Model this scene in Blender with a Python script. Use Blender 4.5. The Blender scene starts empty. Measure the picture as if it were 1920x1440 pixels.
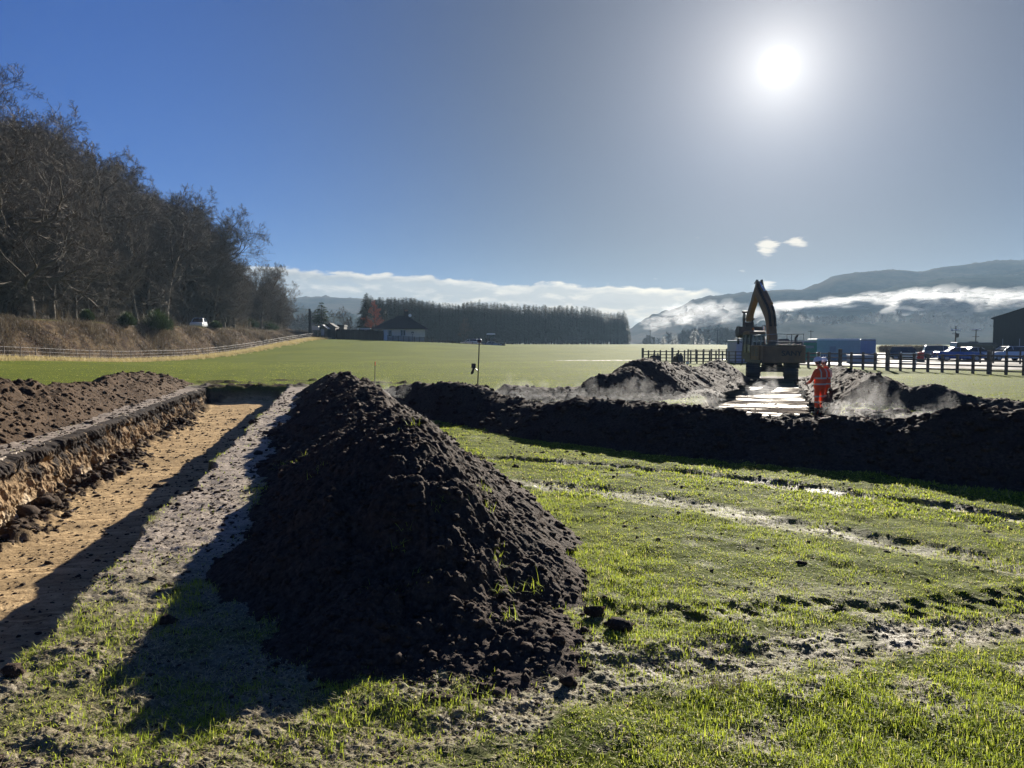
import bpy, math, random, time
import numpy as np
from mathutils import Vector, Matrix
T0 = time.time()
S = bpy.context.scene
COL = S.collection
R = math.radians
rng = np.random.default_rng(11)
random.seed(5)

# ------------------------------------------------------------------ camera, sky, sun, exposure
CAMZ = 1.9
cam = bpy.data.objects.new('camera', bpy.data.cameras.new('camera'))
COL.objects.link(cam)
cam.location = (0, 0, CAMZ)
cam.rotation_euler = (R(90 - 3.2), 0, 0)
cam.data.lens = 26.06
cam.data.sensor_width = 36
cam.data.clip_end = 30000
cam.data.clip_start = 0.05
S.camera = cam

SUN_AZ, SUN_EL = 19.4, 18.9          # degrees right of +Y, degrees above the horizon
sdir = Vector((math.sin(R(SUN_AZ)) * math.cos(R(SUN_EL)), math.cos(R(SUN_AZ)) * math.cos(R(SUN_EL)), math.sin(R(SUN_EL))))
sun = bpy.data.objects.new('sun', bpy.data.lights.new('sun', 'SUN'))
COL.objects.link(sun)
sun.data.energy = 5.0
sun.data.angle = R(0.5)
sun.data.color = (1.0, 0.93, 0.82)
sun.rotation_euler = (-sdir).to_track_quat('-Z', 'Y').to_euler()

S.view_settings.view_transform = 'Standard'
S.view_settings.look = 'None'
S.view_settings.gamma = 1
S.view_settings.exposure = 1.58
S.render.engine = 'CYCLES'
S.cycles.max_bounces = 6
S.cycles.diffuse_bounces = 3
S.cycles.glossy_bounces = 3
S.cycles.transmission_bounces = 4
S.cycles.transparent_max_bounces = 12
S.cycles.volume_bounces = 0
S.cycles.sample_clamp_indirect = 4
S.cycles.sample_clamp_direct = 12
S.cycles.use_denoising = True
S.cycles.use_adaptive_sampling = True
S.cycles.adaptive_threshold = 0.015


class NT:
    """tiny node helper"""
    def __init__(s, tree):
        s.t = tree; s.n = tree.nodes; s.l = tree.links

    def new(s, typ, **kw):
        nd = s.n.new(typ)
        for k, v in kw.items():
            if k.startswith('_'):
                setattr(nd, k[1:], v)
        return nd

    def set(s, nd, key, v):
        if v is None: return
        if isinstance(v, bpy.types.NodeSocket): s.l.new(v, nd.inputs[key])
        else:
            if isinstance(v, tuple) and len(v) == 3 and nd.inputs[key].type == 'RGBA': v = (*v, 1)
            nd.inputs[key].default_value = v

    def math(s, op, a, b=None, c=None, clamp=False):
        nd = s.n.new('ShaderNodeMath'); nd.operation = op; nd.use_clamp = clamp
        s.set(nd, 0, a); s.set(nd, 1, b); s.set(nd, 2, c)
        return nd.outputs[0]

    def vmath(s, op, a, b=None, out=0):
        nd = s.n.new('ShaderNodeVectorMath'); nd.operation = op
        s.set(nd, 0, a); s.set(nd, 1, b)
        return nd.outputs[out]

    def mix(s, f, a, b, typ='MIX'):
        nd = s.n.new('ShaderNodeMix'); nd.data_type = 'RGBA'; nd.blend_type = typ
        s.set(nd, 0, f); s.set(nd, 6, a); s.set(nd, 7, b)
        return nd.outputs[2]

    def noise(s, vec, scale, detail=4, rough=0.55, dist=0.0, out=0):
        nd = s.n.new('ShaderNodeTexNoise')
        if vec is not None: s.set(nd, 'Vector', vec)
        s.set(nd, 'Scale', scale); s.set(nd, 'Detail', detail); s.set(nd, 'Roughness', rough); s.set(nd, 'Distortion', dist)
        return nd.outputs[out]

    def rng(s, v, a, b, c=0.0, d=1.0, smooth=False):
        nd = s.n.new('ShaderNodeMapRange')
        if smooth: nd.interpolation_type = 'SMOOTHSTEP'
        s.set(nd, 0, v); s.set(nd, 1, a); s.set(nd, 2, b); s.set(nd, 3, c); s.set(nd, 4, d)
        return nd.outputs[0]

    def attr(s, name, out='Fac'):
        nd = s.n.new('ShaderNodeAttribute'); nd.attribute_name = name
        return nd.outputs[out]

    def bump(s, h, dist=0.02, strength=1.0):
        nd = s.n.new('ShaderNodeBump'); s.set(nd, 'Height', h); s.set(nd, 'Distance', dist); s.set(nd, 'Strength', strength)
        return nd.outputs[0]


# --- sky: Nishita, the sun's own bright disc and aureole by direction, thin low clouds
W = bpy.data.worlds.new('World')
S.world = W
W.use_nodes = True
w = NT(W.node_tree)
w.n.clear()
sky = w.n.new('ShaderNodeTexSky')
sky.sky_type = 'NISHITA'
sky.sun_disc = False
sky.sun_elevation = R(SUN_EL)
sky.sun_rotation = R(SUN_AZ)
sky.altitude = 100
sky.air_density = 1.0
sky.dust_density = 0.25
sky.ozone_density = 1.6
tc = w.n.new('ShaderNodeTexCoord')
dvec = w.vmath('NORMALIZE', tc.outputs['Generated'])
cosang = w.vmath('DOT_PRODUCT', dvec, tuple(sdir), out=1)
ang = w.math('ARCCOSINE', w.math('MINIMUM', cosang, 0.9999999))
disc = w.rng(ang, R(0.6), R(1.4), 1.0, 0.0, smooth=True)
halo = w.math('EXPONENT', w.math('MULTIPLY', ang, -1 / R(2.7)))
halo2 = w.math('EXPONENT', w.math('MULTIPLY', ang, -1 / R(8.5)))
sep = w.n.new('ShaderNodeSeparateXYZ'); w.l.new(dvec, sep.inputs[0])
el = w.math('ARCSINE', sep.outputs[2])
az = w.math('ARCTAN2', sep.outputs[0], sep.outputs[1])
# cloud bank: direction noise, stretched along the horizon
cmb = w.n.new('ShaderNodeCombineXYZ')
w.set(cmb, 0, w.math('MULTIPLY', az, 17.0)); w.set(cmb, 1, w.math('MULTIPLY', el, 70.0))
n1 = w.noise(cmb.outputs[0], 1.0, 7, 0.58, 0.3)
cmb2 = w.n.new('ShaderNodeCombineXYZ')
w.set(cmb2, 0, w.math('MULTIPLY', az, 17.0)); w.set(cmb2, 1, w.math('ADD', w.math('MULTIPLY', el, 70.0), 0.55))
n1b = w.noise(cmb2.outputs[0], 1.0, 7, 0.58, 0.3)
topn = w.noise(w.vmath('MULTIPLY', cmb.outputs[0], (1.3, 0.0, 0.0)), 1.0, 3, 0.5)
# top edge of the bank (radians) falls to the right; right of the hills it ends
top = w.math('ADD', w.rng(az, R(-19), R(16), R(5.55), R(3.9)), w.math('MULTIPLY', w.math('SUBTRACT', topn, 0.5), R(1.1)))
top = w.math('ADD', top, w.math('MULTIPLY', w.math('SUBTRACT', n1, 0.5), R(1.5)))
band = w.rng(w.math('SUBTRACT', top, el), R(-0.03), R(0.25), 0.0, 1.0, smooth=True)
bot = w.math('MULTIPLY', w.rng(el, R(1.0), R(2.2), 0.6, 1.0, smooth=True), w.rng(el, R(-2), R(0), 0, 1, True))
ends = w.math('MULTIPLY', w.rng(az, R(-30), R(-16.6), 0.0, 1.0, smooth=True), w.rng(az, R(13.5), R(16.5), 1.0, 0.0, smooth=True))
cl = w.math('MULTIPLY', w.math('MULTIPLY', band, ends), w.math('MULTIPLY', bot, w.rng(n1, 0.25, 0.45, 0.75, 1.0)), clamp=True)
# small loose clouds above the bank
def puff(azc, elc, sa, se, amp):
    dx = w.math('MULTIPLY', w.math('SUBTRACT', az, R(azc)), 1 / R(sa)); dy = w.math('MULTIPLY', w.math('SUBTRACT', el, R(elc)), 1 / R(se))
    g = w.math('EXPONENT', w.math('MULTIPLY', w.math('ADD', w.math('MULTIPLY', dx, dx), w.math('MULTIPLY', dy, dy)), -1))
    return w.math('MULTIPLY', g, amp)
small = None
for a in ((18.9, 6.95, 1.0, 0.85, 1.0), (20.9, 7.15, 1.1, 0.5, 0.9), (13.9, 7.8, 0.7, 0.25, .45), (11.0, 4.75, 1.3, 0.3, 0.5), (18.6, 4.2, 1.3, 0.7, 0.8), (17.2, 5.2, .7, .3, .5), (-17.2, 5.5, 1.4, .4, .6), (20.5, 4.6, .9, .35, .5)):
    g = puff(*a); small = g if small is None else w.math('MAXIMUM', small, g)
n2 = w.noise(cmb.outputs[0], 2.6, 6, 0.6, 0.4)
smallm = w.rng(w.math('ADD', w.math('MULTIPLY', small, 0.75), w.math('MULTIPLY', n2, 0.9)), 0.82, 1.12, 0.0, 0.8, smooth=True)
# the bright forward-scattered light round the sun levels off
sden = w.mix(1.0, (1, 1, 1), w.mix(1.0, sky.outputs[0], (0.055, 0.055, 0.055), 'MULTIPLY'), 'ADD')
skycol = w.mix(1.0, w.mix(1.0, sky.outputs[0], sden, 'DIVIDE'), w.mix(w.rng(ang, R(12), R(50), 0, 1, True), (0.18, 0.225, 0.35), (0.18, 0.45, 1.15)), 'MULTIPLY')
# cloud light: bright thin tops, grey deeper inside
rim = w.math('ADD', w.math('MULTIPLY', w.math('SUBTRACT', n1, n1b), 3.2), w.rng(w.math('SUBTRACT', top, el), R(0.0), R(0.7), 0.8, 0.0, smooth=True), clamp=True)
cgrey = w.mix(w.rng(az, R(-18), R(16), 0, 1), (3.3, 3.6, 3.9), (5.2, 5.1, 4.8))
cbright = w.mix(w.rng(az, R(-18), R(16), 0, 1), (7.2, 7.0, 6.5), (9.5, 8.9, 7.4))
ccol = w.mix(rim, cgrey, cbright)
c1 = w.mix(cl, skycol, ccol)
c2 = w.mix(smallm, c1, (9.5, 9.0, 7.8))
glow = w.mix(1.0, w.mix(1.0, (0, 0, 0), w.mix(halo2, (0, 0, 0), (5.0, 4.8, 4.5)), 'ADD'), w.mix(halo, (0, 0, 0), (8.5, 8.1, 7.5)), 'ADD')
c3 = w.mix(1.0, c2, glow, 'ADD')
c4 = w.mix(1.0, c3, w.mix(disc, (0, 0, 0), (16, 15.6, 14.8)), 'ADD')
bg = w.n.new('ShaderNodeBackground')
c5 = w.mix(w.math('MULTIPLY', w.rng(el, R(14), R(2), 0, 1, True), w.rng(ang, R(50), R(18), 0, 1)), c4, w.mix(1.0, c4, (1.07, 0.98, 0.85), 'MULTIPLY'))
c5 = w.mix(1.0, c5, (0.62, 0.62, 0.62), 'MULTIPLY')
w.l.new(c5, bg.inputs[0])
bg.inputs[1].default_value = 0.05
wo = w.n.new('ShaderNodeOutputWorld')
w.l.new(bg.outputs[0], wo.inputs[0])
W.cycles.sampling_method = 'MANUAL'
W.cycles.sample_map_resolution = 1024


# ------------------------------------------------------------------ bookkeeping
def tag(o, label=None, cat=None, group=None, kind=None):
    if label: o['label'] = label
    if cat: o['category'] = cat
    if group: o['group'] = group
    if kind: o['kind'] = kind
    return o

def empty(name, loc=(0, 0, 0), rz=0.0, label=None, cat=None, group=None):
    o = bpy.data.objects.new(name, None)
    COL.objects.link(o)
    o.location = loc; o.rotation_euler = (0, 0, rz)
    return tag(o, label, cat, group)

def link(name, me, parent=None, loc=(0, 0, 0), rot=(0, 0, 0), m=None):
    o = bpy.data.objects.new(name, me)
    COL.objects.link(o)
    o.location = loc; o.rotation_euler = rot
    if parent: o.parent = parent
    if m is not None:
        me.materials.clear(); me.materials.append(m)
    return o

def np_mesh(name, V, F, smooth=False, attrs=None, mi=None):
    """V (n,3); F (m,k) with k = 3 or 4, or a list of such arrays"""
    me = bpy.data.meshes.new(name)
    Fs = F if isinstance(F, list) else [F]
    Fs = [f for f in Fs if len(f)]
    V = np.asarray(V, np.float32)
    me.vertices.add(len(V)); me.vertices.foreach_set('co', V.ravel())
    nl = sum(f.size for f in Fs); nf = sum(len(f) for f in Fs)
    me.loops.add(nl); me.polygons.add(nf)
    me.loops.foreach_set('vertex_index', np.concatenate([f.ravel() for f in Fs]).astype(np.int32))
    tot = np.concatenate([np.full(len(f), f.shape[1], np.int32) for f in Fs])
    st = np.concatenate([[0], np.cumsum(tot)[:-1]]).astype(np.int32)
    me.polygons.foreach_set('loop_start', st)
    if mi is not None: me.polygons.foreach_set('material_index', np.asarray(mi, np.int32))
    me.update(calc_edges=True)
    me.polygons.foreach_set('use_smooth', np.full(nf, smooth, bool))
    for k, a in (attrs or {}).items():
        at = me.attributes.new(k, 'FLOAT', 'POINT')
        at.data.foreach_set('value', np.asarray(a, np.float32))
    return me

def kids(o):
    return [c for c in bpy.data.objects if c.parent == o]

def dup(root, loc, rz=0.0, label=None, group=None, scale=None, _k=None):
    r = root.copy(); COL.objects.link(r)
    r.location = loc; r.rotation_euler = (0, 0, rz)
    if scale: r.scale = scale if isinstance(scale, tuple) else (scale,) * 3
    if label: r['label'] = label
    if group: r['group'] = group
    for ch in list(root.children):
        c = ch.copy(); COL.objects.link(c); c.parent = r
        for g in list(ch.children):
            d = g.copy(); COL.objects.link(d); d.parent = c
    return r


# ------------------------------------------------------------------ mesh builder for made things
class MB:
    def __init__(s): s.v = []; s.f = []
    def add(s, vs, fs, M=None):
        b = len(s.v)
        for p in vs:
            p = Vector(p)
            if M is not None: p = M @ p
            s.v.append(tuple(p))
        s.f += [tuple(i + b for i in f) for f in fs]
        return s
    def box(s, x0, x1, y0, y1, z0, z1, M=None, tx=0.0, ty=0.0, bev=0.0):
        """tx, ty: inset of the top"""
        vs = [(x0, y0, z0), (x1, y0, z0), (x1, y1, z0), (x0, y1, z0), (x0 + tx, y0 + ty, z1), (x1 - tx, y0 + ty, z1), (x1 - tx, y1 - ty, z1), (x0 + tx, y1 - ty, z1)]
        return s.add(vs, [(3, 2, 1, 0), (4, 5, 6, 7), (0, 1, 5, 4), (1, 2, 6, 5), (2, 3, 7, 6), (3, 0, 4, 7)], M)
    def prism(s, prof, a0, a1, axis='x', M=None):
        """prof: (p,q) outline; axis x: p=y q=z; axis y: p=x q=z; axis z: p=x q=y"""
        n = len(prof)
        def P(p, q, a):
            return {'x': (a, p, q), 'y': (p, a, q), 'z': (p, q, a)}[axis]
        vs = [P(p, q, a0) for p, q in prof] + [P(p, q, a1) for p, q in prof]
        fs = [tuple(range(n)), tuple(range(2 * n - 1, n - 1, -1))]
        fs += [(i, i + n, (i + 1) % n + n, (i + 1) % n) for i in range(n)]
        return s.add(vs, fs, M)
    def tube(s, pts, r, n=8, cap=True, M=None):
        pts = [Vector(p) for p in pts]
        rs = r if isinstance(r, (list, tuple)) else [r] * len(pts)
        vs = []; fs = []
        up = None
        for i, p in enumerate(pts):
            d = (pts[min(i + 1, len(pts) - 1)] - pts[max(i - 1, 0)]).normalized()
            if up is None:
                up = Vector((0, 0, 1)) if abs(d.z) < 0.9 else Vector((1, 0, 0))
            a = d.cross(up).normalized(); b = a.cross(d).normalized(); up = b
            for k in range(n):
                t = 2 * math.pi * k / n
                vs.append(p + (a * math.cos(t) + b * math.sin(t)) * rs[i])
        for i in range(len(pts) - 1):
            for k in range(n):
                fs.append((i * n + k, i * n + (k + 1) % n, (i + 1) * n + (k + 1) % n, (i + 1) * n + k))
        if cap:
            fs.append(tuple(range(n - 1, -1, -1))); fs.append(tuple(range((len(pts) - 1) * n, len(pts) * n)))
        return s.add(vs, fs, M)
    def cyl(s, c, r, h, axis='z', n=20, M=None, r2=None):
        d = {'x': Vector((1, 0, 0)), 'y': Vector((0, 1, 0)), 'z': Vector((0, 0, 1))}[axis]
        c = Vector(c)
        return s.tube([c, c + d * h], [r, r if r2 is None else r2], n, True, M)
    def ball(s, c, r, n=14, m=8, M=None, z0=-1.0):
        """ellipsoid, r may be a triple; z0: lower cut in -1..1"""
        r = r if isinstance(r, tuple) else (r, r, r)
        vs = []; fs = []
        ph0 = math.asin(z0)
        for j in range(m + 1):
            ph = ph0 + (math.pi / 2 - ph0) * j / m
            for k in range(n):
                t = 2 * math.pi * k / n
                vs.append((c[0] + r[0] * math.cos(ph) * math.cos(t), c[1] + r[1] * math.cos(ph) * math.sin(t), c[2] + r[2] * math.sin(ph)))
        for j in range(m):
            for k in range(n):
                fs.append((j * n + k, j * n + (k + 1) % n, (j + 1) * n + (k + 1) % n, (j + 1) * n + k))
        fs.append(tuple(range(n - 1, -1, -1)))
        return s.add(vs, fs, M)
    def build(s, name, m, parent=None, loc=(0, 0, 0), rot=(0, 0, 0), smooth=False, bevel=0.0, label=None):
        me = bpy.data.meshes.new(name)
        me.from_pydata(s.v, [], s.f); me.validate(); me.update()
        me.materials.append(m)
        o = link(name, me, parent, loc, rot)
        if smooth:
            me.polygons.foreach_set('use_smooth', np.ones(len(me.polygons), bool))
            try: me.set_sharp_from_angle(angle=R(35))
            except Exception: pass
        if bevel:
            b = o.modifiers.new('bevel', 'BEVEL'); b.width = bevel; b.segments = 2; b.limit_method = 'ANGLE'
        if label: o['label'] = label
        return o


def text(name, body, size, m, parent, loc, rot, extrude=0.005, align='CENTER', sx=1.0):
    cu = bpy.data.curves.new(name, 'FONT')
    cu.body = body; cu.size = size; cu.extrude = extrude; cu.align_x = align; cu.align_y = 'CENTER'; cu.offset = size * 0.02
    tmp = bpy.data.objects.new(name, cu); COL.objects.link(tmp)
    dg = bpy.context.evaluated_depsgraph_get()
    me = bpy.data.meshes.new_from_object(tmp.evaluated_get(dg))
    bpy.data.objects.remove(tmp)
    me.materials.clear(); me.materials.append(m)
    o = link(name, me, parent, loc, rot)
    o.scale = (sx, 1, 1)
    return o


# ------------------------------------------------------------------ numpy noise
def _h(ix, iy, seed):
    n = (ix.astype(np.int64) * 374761393 + iy.astype(np.int64) * 668265263 + seed * 974634777) & 0xffffffff
    n = ((n ^ (n >> 13)) * 1274126177) & 0xffffffff
    n = ((n ^ (n >> 16)) * 2246822519) & 0xffffffff
    return ((n ^ (n >> 15)) & 0xffffff) / float(0xffffff)

def vn(x, y, seed=0):
    ix = np.floor(x); iy = np.floor(y)
    fx = x - ix; fy = y - iy
    fx = fx * fx * fx * (fx * (fx * 6 - 15) + 10); fy = fy * fy * fy * (fy * (fy * 6 - 15) + 10)
    a = _h(ix, iy, seed); b = _h(ix + 1, iy, seed); c = _h(ix, iy + 1, seed); d = _h(ix + 1, iy + 1, seed)
    return (a + (b - a) * fx + (c - a) * fy + (a - b - c + d) * fx * fy) * 2 - 1

def fbm(x, y, f=1.0, octv=4, seed=0, gain=0.5):
    s = np.zeros_like(x, dtype=float); a = 1.0; t = 0
    for i in range(octv):
        s += a * vn(x * f + i * 13.7, y * f - i * 7.3, seed + i); t += a
        a *= gain; f *= 2.03
    return s / t

def lumps(x, y, cell, seed=0, fill=0.8, flat=1.0):
    """rounded clods: height (m) of half-buried balls scattered one to a cell"""
    X = x / cell; Y = y / cell
    ix = np.floor(X); iy = np.floor(Y)
    out = np.zeros_like(X, dtype=float)
    for dx in (-1, 0, 1):
        for dy in (-1, 0, 1):
            cx = ix + dx; cy = iy + dy
            px = cx + _h(cx, cy, seed); py = cy + _h(cx, cy, seed + 1)
            rr = (0.25 + 0.5 * _h(cx, cy, seed + 2)) * (_h(cx, cy, seed + 3) < fill)
            st = 0.6 + 0.8 * _h(cx, cy, seed + 4)
            ux = (X - px) * st; uy = (Y - py) / st
            d2 = rr * rr - ux * ux - uy * uy
            out = np.maximum(out, np.sqrt(np.maximum(d2, 0)))
    return out * cell * flat

def sstep(v, a, b):
    t = np.clip((v - a) / (b - a), 0, 1)
    return t * t * (3 - 2 * t)

def segdist(x, y, pts):
    """distance to a polyline and the interpolated extra values there; pts rows (x,y,...)"""
    pts = np.asarray(pts, float)
    best = np.full(x.shape, 1e9); ex = np.zeros(x.shape + (pts.shape[1] - 2,)); side = np.zeros(x.shape); along = np.zeros(x.shape)
    acc = 0.0
    for i in range(len(pts) - 1):
        a = pts[i]; b = pts[i + 1]
        d = b[:2] - a[:2]; L = math.hypot(*d)
        t = np.clip(((x - a[0]) * d[0] + (y - a[1]) * d[1]) / (L * L), 0, 1)
        qx = x - (a[0] + d[0] * t); qy = y - (a[1] + d[1] * t)
        ds = np.hypot(qx, qy)
        m = ds < best
        best = np.where(m, ds, best)
        for k in range(pts.shape[1] - 2):
            ex[..., k] = np.where(m, a[2 + k] + (b[2 + k] - a[2 + k]) * t, ex[..., k])
        side = np.where(m, np.sign(d[0] * qy - d[1] * qx), side)
        along = np.where(m, acc + t * L, along)
        acc += L
    return best, ex, side, along
F_PX = 1390.0
def P(px, py, z=0.0, dist=None):
    """a picture pixel (1920 wide) to a point on the plane at height z, or at a distance along +Y"""
    a = R(3.2)
    u = (px - 960) / F_PX; v = (720 - py) / F_PX
    dy = math.cos(a) + v * math.sin(a); dz = -math.sin(a) + v * math.cos(a)
    t = (z - CAMZ) / dz if dist is None else dist / dy
    return Vector((u * t, dy * t, CAMZ + dz * t))

def vol_mat(name, dens, col, aniso):
    m = bpy.data.materials.new(name); m.use_nodes = True
    t = NT(m.node_tree); t.n.clear()
    v = t.n.new('ShaderNodeVolumePrincipled')
    v.inputs['Color'].default_value = (*col, 1); v.inputs['Density'].default_value = dens; v.inputs['Anisotropy'].default_value = aniso
    o = t.n.new('ShaderNodeOutputMaterial'); t.l.new(v.outputs[0], o.inputs['Volume'])
    return m

# ------------------------------------------------------------------ terrain functions
T1P = np.array([-3.94, 8.3]); T1D = np.array([-0.234, 0.9722]); T1N = np.array([-0.9722, -0.234]); T1W = 3.3
T2P = np.array([4.85, 20.3]); T2D = np.array([0.347, 0.938]); T2N = np.array([0.938, -0.347]); T2W = 3.95
HAZ = [(-.62, 1.2), (-.27, 2.7), (-.2, 2.5), (-.12, 2.0), (0.0, 1.2), (.16, .95), (.3, .6), (.6, .2)]

def base_z(x, y):
    a = x / np.maximum(y, 1.0)
    zf = np.interp(a, [h[0] for h in HAZ], [h[1] for h in HAZ])
    z = zf * sstep(y, 82, 152) * (1 - 0.0 * y)
    z = z + 0.7 * sstep(-x, 20, 38) * sstep(-y, -76, -48) * sstep(y, 5, 40)
    z = z - z * sstep(np.hypot(x, y), 420, 900) * 0.9
    # long swells
    z = z + 0.05 * fbm(x, y, 0.06, 2, 3) * sstep(y, 5, 30)
    # machine stands in a shallow scrape
    z = z - 0.35 * sstep(-np.hypot((x - 16.5) * 0.9, y - 46.5), -8.0, -3.5)
    # road embankment and the wooded hill behind it
    run = sstep(y, -40, 10) * (1 - sstep(y, 150, 185))
    e = sstep(-x, 39.3, 43.2) * run
    z = z * (1 - e) + 4.05 * e
    hill = np.clip(-51 - x, 0, 120) * 0.36 * (1 - sstep(y, 165, 290)) * sstep(y, -60, 0)
    hill = np.where(x < -51, hill, 0)
    z = z + hill * (1 + 0.1 * fbm(x, y, 0.03, 3, 8))
    return z

def trench_st(x, y, Pp, D, N):
    dx = x - Pp[0]; dy = y - Pp[1]
    return dx * D[0] + dy * D[1], dx * N[0] + dy * N[1]

def t1_depth(s): return np.clip(1.07 - 0.021 * s, 0.5, 1.2)

RUTA = [tuple(P(*p)[:2]) for p in [(880, 857), (1100, 868), (1300, 885), (1500, 912), (1700, 940), (1920, 972), (2200, 1020)]]
RUTB = [tuple(P(*p)[:2]) for p in [(990, 905), (1200, 930), (1350, 955), (1500, 985), (1700, 1018), (1920, 1065), (2200, 1120)]]
RUTC = [tuple(P(*p)[:2]) for p in [(600, 1400), (850, 1335), (1000, 1290), (1200, 1250), (1350, 1240), (1500, 1215), (1700, 1190), (1920, 1170), (2200, 1130)]]
RUTT = [tuple(P(*p)[:2]) for p in [(1080, 1135), (1300, 1145), (1500, 1130), (1700, 1140), (1920, 1120), (2200, 1100)]]
RUTD = [tuple(P(*p)[:2]) for p in [(1300, 1010), (1500, 1050), (1700, 1085), (1920, 1100)]]

def ground_layers(x, y):
    """mud, clay (trench 1 floor), face, strip (scraped silt), dark (spilt topsoil), wet (trench 2), depth"""
    L = {}
    nz = fbm(x, y, 0.9, 5, 20)
    nf = fbm(x, y, 4.0, 4, 21)
    s1, t1 = trench_st(x, y, T1P, T1D, T1N)
    wl = 0.10 * fbm(s1, s1 * 0, 0.5, 2, 31) + 0.06 * fbm(s1, s1 * 0, 2.2, 3, 32) + 0.07 * np.abs(fbm(s1, s1 * 0, 5.0, 4, 38)) 
    fl = 0.05 * fbm(s1, t1 * 2, 3.5, 3, 33)
    wr = 0.14 * fbm(s1, s1 * 0, 0.7, 4, 34) + 0.05 * fbm(s1, s1 * 0, 3, 3, 35)
    endn = 0.25 * fbm(t1, t1 * 0, 1.0, 3, 36)
    inl = sstep(-t1, -(T1W + wl + 0.05), -(T1W + wl - 0.02))
    L['wl'] = wl
    inr = sstep(t1, 0.0 + wr, 0.10 + wr)
    ins = sstep(s1, -14, -13.5) * sstep(-(s1 + endn), -23.8, -23.1)
    d1 = inl * inr * ins
    L['t1'] = d1
    s2, t2 = trench_st(x, y, T2P, T2D, T2N)
    w2 = 0.12 * fbm(s2, s2 * 0, 0.6, 3, 41); w3 = 0.12 * fbm(s2, s2 * 0, 0.6, 3, 42)
    d2 = sstep(t2, w2 - 0.2, w2 + 0.15) * sstep(-t2, -(T2W + w3 + 0.2), -(T2W + w3 - 0.15)) * sstep(s2, -1.5, -0.5) * sstep(-s2, -26.2, -24.6)
    L['t2'] = d2
    near = 1 - sstep(np.hypot(x, y), 30, 60)
    # scraped silt on both lips of trench 1
    st = sstep(-t1, -0.15, 0.1) * (1 - sstep(-t1, 0.75 + 0.4 * nz, 1.35 + 0.4 * nz)) * sstep(s1, -4.5, -1.0) * sstep(-s1, -25, -23)
    stl = sstep(t1, T1W - 0.1, T1W + 0.05) * (1 - sstep(t1, T1W + 1.2 + 0.5 * nz, T1W + 1.9 + 0.5 * nz)) * sstep(-s1, -27, -24)
    L['strip'] = np.clip(st + stl, 0, 1) * near
    # dark crumbs: far end of trench 1, along foot of its left wall, round the other trench
    dk = sstep(-np.abs(s1 - 24.4 - 0.4 * nz), -1.0, -0.3) * sstep(t1, -3.6, -2.0) * sstep(-t1, -4.6, -3.6) * (1 - d1)
    foot = d1 * sstep(t1 + 0.25 * nf + 0.35 * fbm(s1, s1 * 0, 0.5, 2, 37), T1W - 0.85, T1W - 0.35)
    pad = sstep(-np.hypot((x - 16.7) * 0.8, (y - 46)), -4.5 - nz, -2.5 - nz) * (1 - d2)
    far = sstep(-np.hypot((x - 10) / 6.5, (y - 79 - 1.5 * nz) / 1.8), -1.05, -0.75) * sstep(nf + 0.5 * nz, -0.35, 0.1)
    ends = sstep(nz + 0.3 * nf, 0.05, 0.35) * sstep(-np.hypot((x + 9.5) / 7, (y - 34.5) / 3.2), -1.0, -0.6)
    bt, _, _, _ = segdist(x, y, [(-2.5, 22.5), (0, 21), (2, 20), (5, 19.5), (7, 19), (10, 17.5), (12, 16), (14, 13.5), (17, 11.5)])
    btw = (1 - sstep(bt + 0.6 * nz + 0.3 * nf, 2.0, 3.0)) * (1 - d2)
    b3, _, _, _ = segdist(x, y, [(4, 26), (7.4, 30), (12, 40)]); b4, _, _, _ = segdist(x, y, [(11.5, 23), (14, 30), (17, 38)])
    btw = np.maximum(btw, (1 - sstep(np.minimum(b3, b4) + 0.5 * nz, 1.6, 2.4)) * (1 - d2))
    L['dark'] = np.clip(dk + foot + pad + ends * 0.9 + btw, 0, 1)
    # wheel and track marks
    mud = np.zeros_like(x); rut = np.zeros_like(x)
    for pts, wd, dep, bare in ((RUTA, 0.20, 0.05, 1.0), (RUTB, 0.30, 0.03, 0.8), (RUTC, 0.24, 0.02, 1.0), (RUTT, 0.15, 0.012, 0.3), (RUTD, 0.12, 0.008, 0.15)):
        d, _, sd, al = segdist(x, y, pts)
        dd = d + 0.16 * nz + 0.05 * nf
        m = (1 - sstep(dd, wd * 0.5, wd * 1.5)) * bare
        mud = np.maximum(mud, m * (0.75 + 0.5 * nf))
        rut += (1 - sstep(dd, wd * 0.5, wd * 1.2)) * dep
        if pts is RUTT:
            lug = (np.sin(al * 2 * math.pi / 0.23 + sd * 1.2 + nz * 2) > 0.15) * (1 - sstep(dd, wd * 0.7, wd * 1.3))
            rut += lug * 0.035; mud = np.maximum(mud, lug * 0.6)
    # trampled foreground
    tram = sstep(nz + 1.0 * nf + 0.10, 0.05, 0.45) * (1 - sstep(y, 4.4, 6.6)) * 0.75
    lowleft = sstep(-x - 0.5 * y + 2.5, 0.3, 1.8) * (1 - sstep(y, 9, 12)) * (0.72 + 0.5 * nf)
    spots = sstep(fbm(x, y, 1.6, 4, 25), 0.38, 0.6) * (1 - sstep(y, 12, 24)) * 0.3
    mud = np.maximum.reduce([mud, tram, lowleft, spots, far * 0.95])
    L['mud'] = np.clip(mud * 1.05 - 0.12, 0, 1) * (1 - d1) * (1 - d2)
    L['rut'] = rut
    L['foot'] = foot
    L['nf'] = nf; L['nz'] = nz
    L['s1'] = s1; L['t1v'] = t1
    return L

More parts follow.
